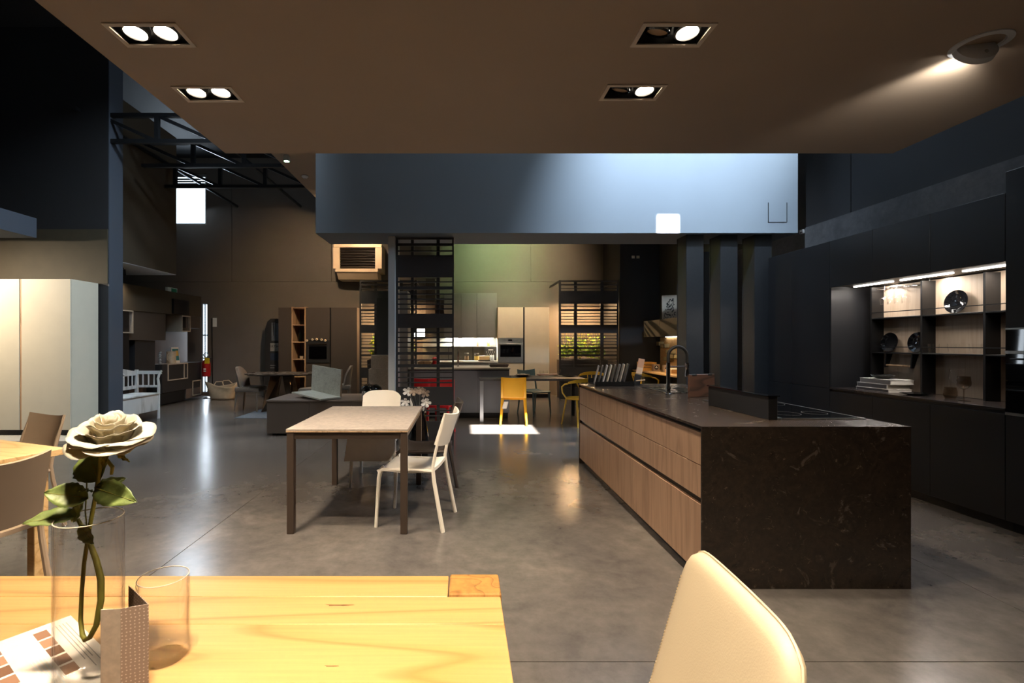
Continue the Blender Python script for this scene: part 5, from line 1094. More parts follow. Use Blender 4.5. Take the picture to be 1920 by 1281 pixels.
# stepped display blocks
t = thing('display_plinth', 'stepped grey oak display plinth behind the sideboard', 'plinth', (-1.42, 8.7, 0)); o = t.location
MB(o).box(-1.64, -1.25, 8.5, 8.9, 0, 0.905, 0.003).build('lower_block', M['plinth_wood'], t)
MB(o).box(-1.60, -1.25, 8.52, 8.9, 0.905, 1.145, 0.003).build('upper_block', M['plinth_wood'], t)
MB(o).box(-1.66, -1.25, 8.46, 8.92, 0.52, 0.54, 0.002).build('ledge', M['shelf_oak'], t)
# tall dark cabinet end seen beside the lattice
t = thing('tall_cupboard', 'tall black cabinet panel behind the pale upright board', 'cabinet', (-1.5, 9.35, 0)); o = t.location
MB(o).box(-1.62, -1.30, 9.25, 9.85, 0.08, 2.22).build('carcass', M['dark_slate'], t); MB(o).box(-1.62, -1.30, 9.23, 9.25, 0.09, 2.22, 0.001).build('door', M['dark_slate'], t); MB(o).box(-1.60, -1.32, 9.28, 9.8, 0, 0.08).build('plinth', M['black_edge'], t)
# ================================================================ ROUND TABLE ZONE
tag(MB().box(-4.12, -2.15, 8.74, 10.6, 0.0, 0.006, 0.002).build('area_rug', M['rug']), 'blue-grey rug under the boat-shaped table', 'rug')
tx, ty = -3.62, 9.75
t = thing('boat_table', 'boat-shaped dark ceramic table on an angular metal base', 'dining table', (tx, ty, 0.006)); o = t.location
pts = []
for k in range(48):
    a = 2 * math.pi * k / 48; c, s_ = math.cos(a), math.sin(a)
    pts.append((tx + 0.72 * math.copysign(abs(c) ** 0.75, c), ty + 0.50 * math.copysign(abs(s_) ** 0.9, s_)))
MB(o).prism(pts, 0.742, 0.756).build('tabletop', M['ceramic_dark'], t)
MB(o).prism([(tx + (x - tx) * 0.93, ty + (y - ty) * 0.93) for x, y in pts], 0.722, 0.742).build('under_frame', M['black_edge'], t)
for sx, tw in ((-1, 1), (1, 1), (-1, -1), (1, -1)):
    MB(o).hexa([(tx + sx * 0.16, ty + tw * 0.06, 0.012), (tx + sx * 0.30, ty + tw * 0.30, 0.012), (tx + sx * 0.29, ty + tw * 0.31, 0.012), (tx + sx * 0.15, ty + tw * 0.08, 0.012),
              (tx + sx * 0.02, ty + tw * 0.03, 0.72), (tx + sx * 0.20, ty + tw * 0.10, 0.72), (tx + sx * 0.19, ty + tw * 0.12, 0.72), (tx + sx * 0.02, ty + tw * 0.05, 0.72)]).build('base_blade', M['brass_leg'], t)
# ================================================================ LEFT SIDE
# wardrobe on a low platform
tag(MB().box(-8.6, -5.20, 6.48, 7.36, 0.0, 0.05, 0.003).build('platform', plain('pale_platform_board', S(176, 172, 160), 0.5)), 'low pale platform under the ivory wardrobe', 'platform')
t = thing('wardrobe', 'tall ivory wardrobe with plain doors at the left edge', 'wardrobe', (-6.7, 7.1, 0.05)); o = t.location
MB(o).box(-7.70, -5.54, 6.872, 7.37, 0.13, 2.27).build('carcass', M['wardrobe'], t); MB(o).box(-7.68, -5.57, 6.90, 7.37, 0.05, 0.13).build('plinth', M['black_edge'], t)
for x0, x1 in ((-7.70, -6.985), (-6.98, -6.265), (-6.24, -5.54)): MB(o).box(x0 + 0.003, x1 - 0.003, 6.85, 6.872, 0.13, 2.27, 0.002).build('door', M['wardrobe'], t)
MB(o).box(-6.262, -6.243, 6.858, 6.872, 0.13, 2.27).build('grip_profile', M['shelf_oak'], t)
# white painted settle
t = thing('settle_bench', 'white painted wooden settle bench with slatted back behind the partition', 'bench', (-5.67, 8.24, 0)); o = t.location
BX0, BX1, BY0, BY1 = -5.90, -5.46, 7.74, 8.76
MB(o).box(BX0, BX1 + 0.01, BY0 + 0.04, BY1 - 0.04, 0.445, 0.47, 0.004).build('seat', M['white_wood'], t)
for y0, y1 in ((BY0 + 0.05, 8.25), (8.255, BY1 - 0.05)): MB(o).box(BX1 - 0.025, BX1 - 0.005, y0, y1, 0.16, 0.443).build('front_panel', M['white_wood'], t)
MB(o).box(BX0 + 0.05, BX1 - 0.03, BY0 + 0.05, BY1 - 0.05, 0.16, 0.18).build('chest_floor', M['white_wood'], t)
for y in (BY0, BY1 - 0.04):
    MB(o).tube([(BX1 - 0.02, y + 0.02, 0), (BX1 - 0.02, y + 0.02, 0.45), (BX1 - 0.015, y + 0.02, 0.60), (BX1 - 0.03, y + 0.02, 0.72), (BX1 + 0.0, y + 0.02, 0.82), (BX1 + 0.035, y + 0.02, 0.86)], [0.026, 0.026, 0.024, 0.022, 0.022, 0.018], 8).build('arm_post', M['white_wood'], t, smooth=True)
    MB(o).box(BX0, BX0 + 0.05, y, y + 0.04, 0, 0.88).build('back_post', M['white_wood'], t)
    MB(o).box(BX0 + 0.05, BX1 + 0.03, y + 0.005, y + 0.035, 0.80, 0.86).build('arm_rail', M['white_wood'], t)
    MB(o).box(BX0 + 0.05, BX1 - 0.03, y + 0.005, y + 0.035, 0.56, 0.60).build('arm_rail', M['white_wood'], t)
    for k in range(3): xk = BX0 + 0.13 + k * 0.10; MB(o).box(xk, xk + 0.018, y + 0.01, y + 0.03, 0.60, 0.80).build('spindle', M['white_wood'], t)
pp = [(BY0 + 0.04, 0.78), (BY1 - 0.04, 0.78), (BY1 - 0.04, 0.86)] + [(BY1 - 0.04 - (BY1 - BY0 - 0.08) * q / 14, 0.86 + 0.06 * math.sin(math.pi * q / 14) ** 2) for q in range(1, 14)] + [(BY0 + 0.04, 0.86)]
MB(o).prism(pp, BX0 + 0.01, BX0 + 0.035, 'x').build('top_rail', M['white_wood'], t)
MB(o).box(BX0 + 0.01, BX0 + 0.035, BY0 + 0.04, BY1 - 0.04, 0.54, 0.60).build('lower_rail', M['white_wood'], t)
for k in range(8): yk = BY0 + 0.12 + k * 0.108; MB(o).box(BX0 + 0.015, BX0 + 0.03, yk, yk + 0.02, 0.60, 0.79).build('spindle', M['white_wood'], t)
# storage unit
t = thing('storage_unit', 'long dark modular storage unit with pale open cubes at left', 'storage unit', (-6.6, 10.4, 0)); o = t.location; FX_ = -6.44
def at(px): return F_ * 6.44 / (866 - px)
MB(o).box(-6.95, -6.78, 8.6, 11.95, 0, 2.46).build('back_panel', M['taupe_lam'], t)
MB(o).box(-6.78, FX_, 8.6, 11.95, 2.0, 2.50).build('top_cupboard', M['soffit_brown'], t)
MB(o).box(-6.78, FX_ - 0.02, 8.6, 10.55, 1.42, 1.995).build('cupboard', M['dark_lam'], t)
MB(o).box(-6.78, FX_ - 0.06, 9.62, 10.25, 0.45, 1.41).build('dark_panel', M['dark_slate'], t)
MB(o).box(-6.78, FX_ + 0.03, 9.05, 9.32, 0.0, 1.99).build('black_pillar', M['black_matt'], t)
MB(o).box(-6.78, FX_, 10.40, 11.94, 0.28, 0.895).build('base_cupboard', M['dark_slate'], t)
MB(o).box(-6.78, FX_, 11.30, 11.94, 0.06, 0.28).build('lower_drawer', M['taupe_lam'], t)
MB(o).box(-6.78, FX_ - 0.02, 10.40, 11.28, 0.03, 0.27).build('lower_drawer', M['black_matt'], t)
MB(o).box(-6.78, FX_ + 0.05, at(322), at(351), wz(590, 11.1), wz(563, 11.1)).build('hanging_box', M['black_matt'], t)
MB(o).box(-6.78, FX_ - 0.02, 11.32, 11.94, 1.72, 1.995).build('cupboard', M['dark_lam'], t)
def cube(y0, y1, z0, z1, x1=FX_ + 0.03, div=None, x0=-6.78):
    m = MB(o); e_ = 0.022; m.box(x0, x1, y0, y1, z0, z0 + e_).box(x0, x1, y0, y1, z1 - e_, z1).box(x0, x1, y0, y0 + e_, z0 + e_, z1 - e_).box(x0, x1, y1 - e_, y1, z0 + e_, z1 - e_)
    if div: m.box(x0, x1, div, div + e_, z0 + e_, z1 - e_)
    c = m.build('open_cube', M['cube_white'], t); MB(o).box(x0 + 0.01, x0 + 0.02, y0 + e_, y1 - e_, z0 + e_, z1 - e_).build('cube_back', M['taupe_lam'], c)
cube(8.98, 9.40, 1.55, 1.99, FX_ + 0.06); cube(at(339), at(355), wz(622, 11.2), wz(592, 11.2)); cube(at(314), at(351), 0.53, 0.90, FX_ + 0.02, at(344)); cube(at(360), 11.92, 0.10, 0.46, FX_ + 0.02)
# things on the storage unit
t = thing('exit_sign', 'small green and white exit sign on top of the storage unit', 'sign', (-6.5, 10.85, 2.50)); o = t.location
MB(o).box(-6.56, -6.50, 10.7, 11.05, 2.50, 2.60, 0.003).build('case', M['white_print'], t); MB(o).box(-6.499, -6.497, 10.82, 11.03, 2.51, 2.59).build('face', plain('exit_green', S(30, 120, 84), 0.5), t)
t = thing('cream_mug', 'large cream mug on the storage unit shelf', 'mug', (-6.56, 10.92, 0.901))
MB().lathe([(0, 0), (0.09, 0), (0.095, 0.01), (0.095, 0.27), (0.088, 0.27), (0.085, 0.02), (0, 0.02)], (0, 0, 0), 24).build('body', M['canvas'], t, smooth=True)
MB().tube([(0.0 , -0.092, 0.06), (0.0, -0.15, 0.09), (0.0, -0.165, 0.14), (0.0, -0.15, 0.20), (0.0, -0.092, 0.225)], 0.012, 8).build('handle', M['canvas'], t, smooth=True)
t = thing('picture_card', 'small colourful picture leaning behind the cream mug', 'picture', (-6.62, 11.18, 0.901)); o = t.location
MB(o).obox((-6.62, 11.18, 1.083), (0.012, 0.28, 0.36), (0, R(-6), 0)).build('frame', M['paper'], t)
for dz, dy, h, w_, c in ((0.0, 0.0, 0.27, 0.24, S(40, 110, 110)), (0.03, 0.04, 0.12, 0.10, S(220, 170, 60)), (-0.01, 0.05, 0.05, 0.12, S(190, 30, 40)), (-0.10, 0.0, 0.03, 0.22, S(170, 30, 46))):
    MB(o).obox((-6.612 + 0.002 * (h < 0.2) + dz * 0.10, 11.18 + dy, 1.093 + dz), (0.002, w_, h), (0, R(-6), 0)).build('print', plain('pic_%d' % int(h * 1000), c, 0.5), t)
t = thing('silver_ornament', 'small silver bead ornament left of the cream mug', 'ornament', (-6.58, 10.55, 0.901))
for k in range(5): MB().lathe([(0, -0.03), (0.02, -0.024), (0.03, 0), (0.02, 0.024), (0, 0.03)], (0, 0, 0.03 + k * 0.055), 14).build('bead', M['brushed'], t, smooth=True)
# fire extinguisher on its stand
ex, ey = wx(398, 11.9), 11.95
t = thing('extinguisher_stand', 'black pole stand with white sign for the fire extinguisher', 'stand', (ex, ey, 0)); o = t.location
MB(o).lathe([(0, 0), (0.16, 0), (0.16, 0.012), (0.10, 0.03), (0.03, 0.045), (0, 0.045)], (ex - 0.07, ey, 0), 28).build('base', M['black_gloss'], t, smooth=True)
MB(o).tube([(ex - 0.02, ey, 0.03), (ex - 0.035, ey, 1.97)], 0.014, 8).build('pole', M['black_edge'], t, smooth=True)
MB(o).box(ex - 0.01, ex + 0.09, ey - 0.012, ey - 0.004, 1.76, 1.98, 0.002).build('sign_plate', M['white_print'], t)
MB(o).tube([(ex - 0.03, ey, 0.98), (ex - 0.125, ey - 0.045, 0.98)], 0.008, 6).build('bracket', M['black_edge'], t)
t = thing('fire_extinguisher', 'red fire extinguisher with yellow label hanging beside the daylight gap', 'fire extinguisher', (ex - 0.145, ey - 0.06, 0.52)); o = t.location; c = (ex - 0.145, ey - 0.06, 0)
MB(o).lathe([(0, 0.54), (0.09, 0.54), (0.10, 0.56), (0.10, 0.86), (0.08, 0.92), (0.035, 0.95), (0.03, 1.0), (0, 1.0)], c, 20).build('cylinder', M['red_enamel'], t, smooth=True)
MB(o).tube([(c[0], c[1], 0.98), (c[0] - 0.05, c[1] - 0.03, 1.07), (c[0] + 0.02, c[1] - 0.05, 1.14), (c[0] + 0.08, c[1] - 0.04, 1.07), (c[0] + 0.04, c[1] - 0.06, 1.0)], 0.014, 8).build('hose', M['brushed'], t, smooth=True)
MB(o).box(c[0] + 0.02, c[0] + 0.14, c[1] - 0.11, c[1] - 0.104, 0.86, 1.0).build('label_plate', M['yellow_label'], t)
for dz in (0.66, 0.71): MB(o).box(c[0] - 0.01, c[0] + 0.05, c[1] - 0.103, c[1] - 0.1, dz, dz + 0.03).build('print', M['white_print'], t)
# canvas bag
bx, by = -5.80, 11.75
t = thing('canvas_bag', 'slouching natural canvas storage bag by the back wall', 'bag', (bx, by, 0)); o = t.location
def bagp(u, v):
    a = 2 * math.pi * u; e_ = 1 + 0.10 * math.sin(3 * a + 4 * v) * v; rx, ry = (0.27 + 0.09 * v) * e_, (0.20 + 0.05 * v) * e_
    return (bx + rx * math.copysign(abs(math.cos(a)) ** 0.7, math.cos(a)), by + ry * math.copysign(abs(math.sin(a)) ** 0.7, math.sin(a)), 0.01 + v * (0.36 + 0.07 * math.sin(a * 2 + 0.6)))
m = MB(o); m.surf(bagp, 32, 10, 0.006); m.build('body', M['canvas'], t, smooth=True, angle=180)
MB(o).lathe([(0, 0), (0.25, 0), (0.25, 0.012), (0, 0.012)], (bx, by, 0), 24, sc=(1.05, 0.78)).build('bottom', M['canvas'], t)
for s_ in (-1, 1): MB(o).tube([(bx - 0.12, by + s_ * 0.22, 0.34), (bx - 0.08, by + s_ * 0.18, 0.43), (bx + 0.06, by + s_ * 0.17, 0.44), (bx + 0.12, by + s_ * 0.22, 0.36)], 0.012, 6).build('handle', M['canvas'], t, smooth=True)
# ================================================================ MIDDLE KITCHEN
t = thing('peninsula', 'grey kitchen peninsula with pale worktop behind the lattice screen', 'peninsula', (-0.05, 9.2, 0)); o = t.location
MB(o).box(-0.95, 0.86, 8.77, 9.6, 0.10, 0.885).build('carcass', M['grey_lam'], t); MB(o).box(-0.93, 0.84, 8.82, 9.58, 0, 0.10).build('plinth', M['black_edge'], t)
for x0, x1 in ((-0.95, -0.35), (-0.347, 0.285), (0.288, 0.86)): MB(o).box(x0, x1, 8.75, 8.77, 0.10, 0.862, 0.001).build('back_panel', plain('blue_grey_laminate', S(128, 130, 138), 0.4, var=0.03), t)
MB(o).box(-0.95, 0.86, 8.758, 8.77, 0.863, 0.885).build('grip_channel', M['black_edge'], t)
MB(o).box(-0.97, 0.88, 8.72, 9.62, 0.885, 0.915, 0.002).build('worktop', M['worktop_pale'], t)
t = thing('steel_column_fridge', 'tall brushed steel fridge seen through the lattice screen', 'fridge', (-1.12, 8.95, 0)); o = t.location
MB(o).box(-1.20, -0.975, 8.74, 9.2, 0.06, 2.30).build('cabinet', M['aluminium'], t)
MB(o).box(-1.20, -0.975, 8.715, 8.738, 0.07, 1.20, 0.004).build('door', M['aluminium'], t); MB(o).box(-1.20, -0.975, 8.715, 8.738, 1.21, 2.30, 0.004).build('door', M['aluminium'], t); MB(o).box(-1.18, -0.99, 8.8, 9.18, 0, 0.06).build('plinth', M['black_edge'], t)
tx, ty = -0.07, 9.1
t = thing('mixer_tap', 'small chrome tap on the grey peninsula', 'tap', (tx, ty, 0.915)); o = t.location
MB(o).lathe([(0, 0), (0.025, 0), (0.025, 0.01), (0.016, 0.02), (0.016, 0.20), (0.02, 0.22), (0.012, 0.30), (0, 0.30)], (tx, ty, 0.915), 14).build('body', M['chrome'], t, smooth=True)
MB(o).tube([(tx, ty, 1.18), (tx, ty + 0.05, 1.25), (tx, ty + 0.14, 1.22), (tx, ty + 0.16, 1.16)], 0.011, 8).build('spout', M['chrome'], t, smooth=True)
MB(o).tube([(tx + 0.015, ty, 1.07), (tx + 0.06, ty, 1.10)], 0.006, 6).build('lever', M['chrome'], t)
t = thing('baking_tray', 'dark rectangular tray at the end of the grey peninsula', 'tray', (0.69, 9.1, 0.915)); o = t.location
MB(o).hexa([(0.53, 8.95, 0.915), (0.85, 8.95, 0.915), (0.85, 9.25, 0.915), (0.53, 9.25, 0.915), (0.51, 8.93, 0.965), (0.87, 8.93, 0.965), (0.87, 9.27, 0.965), (0.51, 9.27, 0.965)]).build('tray_body', plain('dark_walnut_tray', S(60, 46, 40), 0.4), t)
MB(o).box(0.53, 0.85, 8.95, 9.25, 0.9655, 0.967).build('lining', M['rubber'], t)
# back run: base, worktop, splashback, wall cabinets, led
t = thing('back_kitchen_run', 'grey base cabinets with dark worktop along the back wall', 'base cabinets', (-0.1, 12.3, 0)); o = t.location
MB(o).box(-1.0, 0.88, 12.02, WB - 0.01, 0.1, 0.87).build('carcass', M['grey_lam'], t); MB(o).box(-1.0, 0.88, 12.08, WB - 0.02, 0, 0.1).build('plinth', M['black_edge'], t)
for x0, x1 in ((-1.0, -0.4), (-0.397, 0.24), (0.243, 0.88)): MB(o).box(x0, x1, 12.0, 12.02, 0.1, 0.85, 0.001).build('door', M['grey_lam'], t)
MB(o).box(-1.02, 0.885, 11.98, WB - 0.01, 0.87, 0.91, 0.002).build('worktop', M['worktop_pale'], t)
MB(o).box(-1.02, 0.885, WB - 0.012, WB - 0.004, 0.91, 1.50).build('splashback', M['splash'], t)
for x in (-0.35, 0.28): MB(o).box(x, x + 0.012, WB - 0.02, WB - 0.012, 0.91, 1.28).build('splash_joint', M['black_edge'], t)
MB(o).box(-1.0, 0.885, 12.42, WB - 0.013, 1.268, 1.276).build('glass_shelf', plain('pale_glass_shelf', S(150, 156, 150), 0.1), t)
WL = ['grey wall cabinet left of the extractor, behind the lattice', 'left grey wall cabinet above the lit splashback', 'right grey wall cabinet beside the cream tall units']
for (x0, x1), lb in zip(((-0.45, -0.02), (-0.015, 0.375), (0.38, 0.885)), WL):
    t = thing('wall_cupboard', lb, 'cabinet', ((x0 + x1) / 2, 12.4, 1.5)); o = t.location
    MB(o).box(x0, x1, 12.22, WB - 0.005, 1.50, 2.62).build('carcass', M['grey_lam'], t); MB(o).box(x0 + 0.0015, x1 - 0.0015, 12.2, 12.22, 1.49, 2.62, 0.001).build('door', M['grey_lam'], t)
    MB(o).box(x0 + 0.03, x1 - 0.08, 12.36, 12.40, 1.488, 1.50).build('light_bar', M['led_kitchen'], t)
    light('cupboard_led', 'AREA', ((x0 + x1) / 2 - 0.02, 12.40, 1.482), 17.0, (1.0, 0.98, 0.84), tgt=((x0 + x1) / 2 - 0.02, 12.52, 0.9), size=x1 - x0 - 0.12, size_y=0.05, parent=t)
t = thing('extractor_hood', 'black chimney extractor hood seen through the lattice screen', 'extractor', (-0.80, 12.3, 1.7)); o = t.location
MB(o).box(-1.05, -0.50, 12.12, WB - 0.005, 1.765, 2.0, 0.004).build('canopy', plain('anthracite_hood', S(64, 66, 76), 0.4), t); MB(o).box(-0.92, -0.68, 12.3, WB - 0.005, 2.0, 3.0).build('chimney', M['dark_lam'], t); MB(o).box(-0.98, -0.57, 12.16, 12.5, 1.755, 1.765).build('filter', M['brushed'], t)
t = thing('lit_display', 'bright white back-lit picture above the far worktop', 'display', (-0.95, 12.55, 1.5)); o = t.location
MB(o).box(wx(776, 12.5), wx(797, 12.5), 12.55, WB - 0.013, wz(632, 12.5), wz(616, 12.5)).build('frame', M['black_edge'], t); MB(o).box(wx(776, 12.5) + 0.01, wx(797, 12.5) - 0.01, 12.545, 12.55, wz(632, 12.5) + 0.01, wz(616, 12.5) - 0.01).build('screen', M['led_kitchen'], t)
# small things on the back run
bottle('sauce_bottle', 'small red bottle on the glass shelf', wx(896, 12.45), 12.50, 1.277, 0.14, 0.03, plain('red_sauce', S(170, 70, 50), 0.3))
bottle('oil_bottle', 'small orange bottle on the glass shelf', wx(916, 12.45), 12.50, 1.277, 0.15, 0.03, plain('orange_oil', S(226, 150, 30), 0.3))
bottle('green_bottle', 'slim green bottle on the glass shelf at left', wx(863, 12.45), 12.50, 1.277, 0.13, 0.02, plain('green_bottle_glass', S(90, 110, 80), 0.2))
def jar(label, x, y, z, h, r, fill):
    t = thing('storage_jar', label, 'jar', (x, y, z)); 
    MB().lathe([(0, 0), (r, 0), (r, h * 0.8), (r * 0.85, h * 0.86), (r * 0.82, h * 0.86), (r * 0.95, h * 0.78), (r * 0.95, 0.006), (0, 0.006)], (0, 0, 0), 16).build('glass', M['glass'], t, smooth=True)
    MB().lathe([(0, 0.007), (r * 0.9, 0.007), (r * 0.9, h * 0.6), (0, h * 0.6)], (0, 0, 0), 16).build('contents', fill, t)
    MB().lathe([(0, h * 0.87), (r * 0.9, h * 0.87), (r * 0.9, h), (0, h)], (0, 0, 0), 16).build('lid', M['brushed'], t)
jar('glass jar of pale pasta beside the slate sign', wx(894, 12.3), 12.38, 0.911, 0.19, 0.065, plain('pasta', S(206, 176, 90), 0.6, var=0.3, scale=60))
jar('glass jar of dark grains near the tap', wx(875, 12.35), 12.35, 0.911, 0.20, 0.06, plain('grains', S(120, 96, 70), 0.6, var=0.3, scale=60))
t = thing('slate_sign', 'black slate sign with pale chalk marks on the far worktop', 'sign', (wx(921, 12.45), 12.46, 0.91)); o = t.location; x0, x1 = wx(909, 12.45), wx(931, 12.45)
MB(o).box(x0, x1, 12.40, 12.415, 0.911, 1.262, 0.002).build('slate', M['dark_slate'], t)
MB(o).box((x0 + x1) / 2 - 0.06, (x0 + x1) / 2 + 0.06, 12.397, 12.40, 1.175, 1.195).build('chalk_mark', M['white_print'], t)
for r0, n_, xx in ((1.11, 5, 0.0), (1.05, 4, 0.025)):
    for k in range(n_): MB(o).box(x0 + 0.03 + xx + k * 0.052, x0 + 0.042 + xx + k * 0.052, 12.397, 12.40, r0, r0 + 0.035).build('chalk_mark', plain('chalk_grey', S(150, 146, 140), 0.8), t)
t = thing('bread_box', 'pale wooden bread box with striped front on the far worktop', 'bread box', (wx(910, 12.15), 12.15, 0.91)); o = t.location; x0, x1 = wx(898, 12.15), wx(919, 12.15)
MB(o).box(x0 - 0.02, x1 + 0.0, 12.05, 12.28, 0.911, 0.935, 0.003).build('tray', M['black_edge'], t); MB(o).box(x0, x1 - 0.02, 12.07, 12.26, 0.935, 1.04, 0.006).build('box', M['oak_pale'], t)
for k in range(3): MB(o).box(x1 + 0.0 + k * 0.04, x1 + 0.018 + k * 0.04, 12.07, 12.26, 0.911, 1.05).build('divider', M['white_print'], t)
t = thing('red_coffee_pot', 'small red coffee pot seen through the lattice', 'coffee pot', (wx(815, 9.3), 9.3, 0.916))
MB().lathe([(0, 0), (0.055, 0), (0.05, 0.05), (0.04, 0.09), (0.05, 0.15), (0.035, 0.17), (0.01, 0.18), (0, 0.185)], (0, 0, 0), 10).build('body', M['red_enamel'], t, smooth=True); MB().tube([(0.05, 0, 0.14), (0.09, 0, 0.13), (0.085, 0, 0.05)], 0.008, 6).build('handle', M['black_edge'], t, smooth=True)
t = thing('wooden_box', 'open wooden box on the peninsula behind the lattice', 'box', (wx(797, 9.3), 9.35, 0.915)); o = t.location
MB(o).hexa([(-0.80, 9.2, 0.915), (-0.62, 9.2, 0.915), (-0.62, 9.5, 0.915), (-0.80, 9.5, 0.915), (-0.84, 9.18, 1.01), (-0.58, 9.18, 1.01), (-0.58, 9.52, 1.01), (-0.84, 9.52, 1.01)]).build('crate', M['shelf_oak'], t); MB(o).box(-0.81, -0.61, 9.22, 9.48, 1.011, 1.02).build('cloth', M['canvas'], t)
t = thing('white_dish', 'white square dish on the peninsula behind the lattice', 'dish', (-0.34, 9.15, 0.915)); o = t.location
MB(o).hexa([(-0.42, 9.05, 0.915), (-0.26, 9.05, 0.915), (-0.26, 9.25, 0.915), (-0.42, 9.25, 0.915), (-0.46, 9.03, 0.945), (-0.22, 9.03, 0.945), (-0.22, 9.27, 0.945), (-0.46, 9.27, 0.945)]).build('dish', M['porcelain'], t); MB(o).box(-0.44, -0.24, 9.05, 9.25, 0.945, 0.947).build('hollow', M['paper'], t)
# cream tall units with oven
CXs = [wx(933.5, 12.0), wx(981, 12.0), wx(984, 12.0), wx(1030, 12.0)]
t = thing('oven_cabinet', 'cream tall cabinet with stainless built-in oven', 'oven cabinet', ((CXs[0] + CXs[1]) / 2, 12.3, 0)); o = t.location; x0, x1 = CXs[0], CXs[1]
MB(o).box(x0, x1, 12.02, WB - 0.01, 0.1, 2.25).build('carcass', M['cream_lam'], t); MB(o).box(x0, x1, 12.08, WB - 0.02, 0, 0.1).build('plinth', M['black_edge'], t)
MB(o).box(x0, x1, 12.0, 12.02, 1.49, 2.25, 0.001).build('door', M['cream_lam'], t); MB(o).box(x0, x1, 12.0, 12.02, 0.1, 0.855, 0.001).build('drawer', M['cream_lam'], t)
ov = MB(o).box(x0 + 0.01, x1 - 0.004, 11.985, 12.02, 0.865, 1.48, 0.003).build('oven', M['brushed'], t)
MB(o).box(x0 + 0.06, x1 - 0.055, 11.978, 11.985, 1.015, 1.31).build('oven_window', M['black_glass'], ov)
MB(o).tube([(x0 + 0.05, 11.95, 1.34), (x1 - 0.05, 11.95, 1.34)], 0.01, 8).build('oven_handle', M['brushed'], ov); MB(o).box(x0 + 0.26, x0 + 0.35, 11.981, 11.985, 1.415, 1.445).build('oven_display', M['black_glass'], ov)
for xx in (x0 + 0.18, x0 + 0.43): MB(o).lathe([(0, 0.02), (0.02, 0.02), (0.022, 0), (0, 0)], (xx, 11.985, 1.43), 14, Euler((R(90), 0, 0))).build('knob', M['brushed'], ov)
t = thing('larder_cabinet', 'cream tall larder cabinet right of the oven', 'cabinet', ((CXs[2] + CXs[3]) / 2, 12.3, 0)); o = t.location; x0, x1 = CXs[2], CXs[3]
MB(o).box(x0, x1, 12.02, WB - 0.01, 0.1, 2.25).build('carcass', M['cream_lam'], t); MB(o).box(x0, x1, 12.08, WB - 0.02, 0, 0.1).build('plinth', M['black_edge'], t)
MB(o).box(x0, x1, 12.0, 12.02, 0.863, 2.25, 0.001).build('door', M['cream_lam'], t); MB(o).box(x0, x1, 12.0, 12.02, 0.1, 0.859, 0.001).build('door', M['cream_lam'], t)
MB(o).box(CXs[1] + 0.002, CXs[2] - 0.002, 12.015, 12.03, 0.1, 2.25).build('grip_channel', M['black_edge'], t)
# slate dining table
t = thing('slate_table', 'long slate grey dining table attached to the grey peninsula', 'dining table', (1.23, 8.7, 0)); o = t.location
MB(o).box(0.305, 2.13, 8.30, 9.10 - 0.4, 0.71, 0.75, 0.002).build('tabletop', M['table_slate'], t); MB(o).box(0.90, 2.13, 8.70, 9.12, 0.71, 0.75, 0.002).build('tabletop', M['table_slate'], t)
for x, y in ((0.31, 8.30), (2.05, 8.30 + 0.02), (2.05, 9.04)): MB(o).box(x, x + 0.062, y, y + 0.062, 0, 0.71, 0.002).build('leg', M['aluminium'] if x < 1 else M['black_edge'], t)
def place(label, x, y, r_, mat):
    t = thing('dinner_plate', label, 'plate', (x, y, 0.75)); MB().lathe([(0, 0), (r_ * 0.6, 0), (r_, 0.022), (r_, 0.026), (r_ * 0.6, 0.006), (0, 0.006)], (0, 0, 0), 28).build('dish', mat, t, smooth=True); return t
place('dark plate under a stacked bowl on the slate table', 1.10, 8.75, 0.15, M['black_gloss'])
t = thing('stacked_bowl', 'wide dark bowl with pale inside on the dark plate', 'bowl', (1.10, 8.75, 0.757)); MB().lathe([(0, 0), (0.06, 0), (0.13, 0.035), (0.13, 0.04), (0.06, 0.012), (0, 0.01)], (0, 0, 0), 28).build('bowl', M['porcelain_taupe'], t, smooth=True); MB().box(-0.04, 0.05, -0.03, 0.03, 0.012, 0.045, 0.004).build('napkin', M['paper'], t)
place('flat dark plate near the right end of the slate table', 1.95, 8.80, 0.14, M['black_gloss'])
for x, y, lb, h in ((1.42, 8.62, 'stemmed glass left on the slate table', 0.12), (1.74, 8.72, 'stemmed glass right on the slate table', 0.14), (1.52, 8.82, 'stemmed glass in the middle of the slate table', 0.11)): wine_glass('goblet', lb, x, y, 0.75, h, 0.045, 'glass')
t = thing('serving_board', 'narrow pinkish serving board on the slate table', 'serving board', (1.58, 8.98, 0.75)); o = t.location
MB(o).box(1.40, 1.78, 8.94, 9.06, 0.765, 0.785, 0.003).build('board', plain('pink_board', S(176, 140, 128), 0.5), t)
for x in (1.43, 1.72): MB(o).box(x, x + 0.03, 8.95, 9.05, 0.75, 0.765).build('foot', M['shelf_oak'], t)
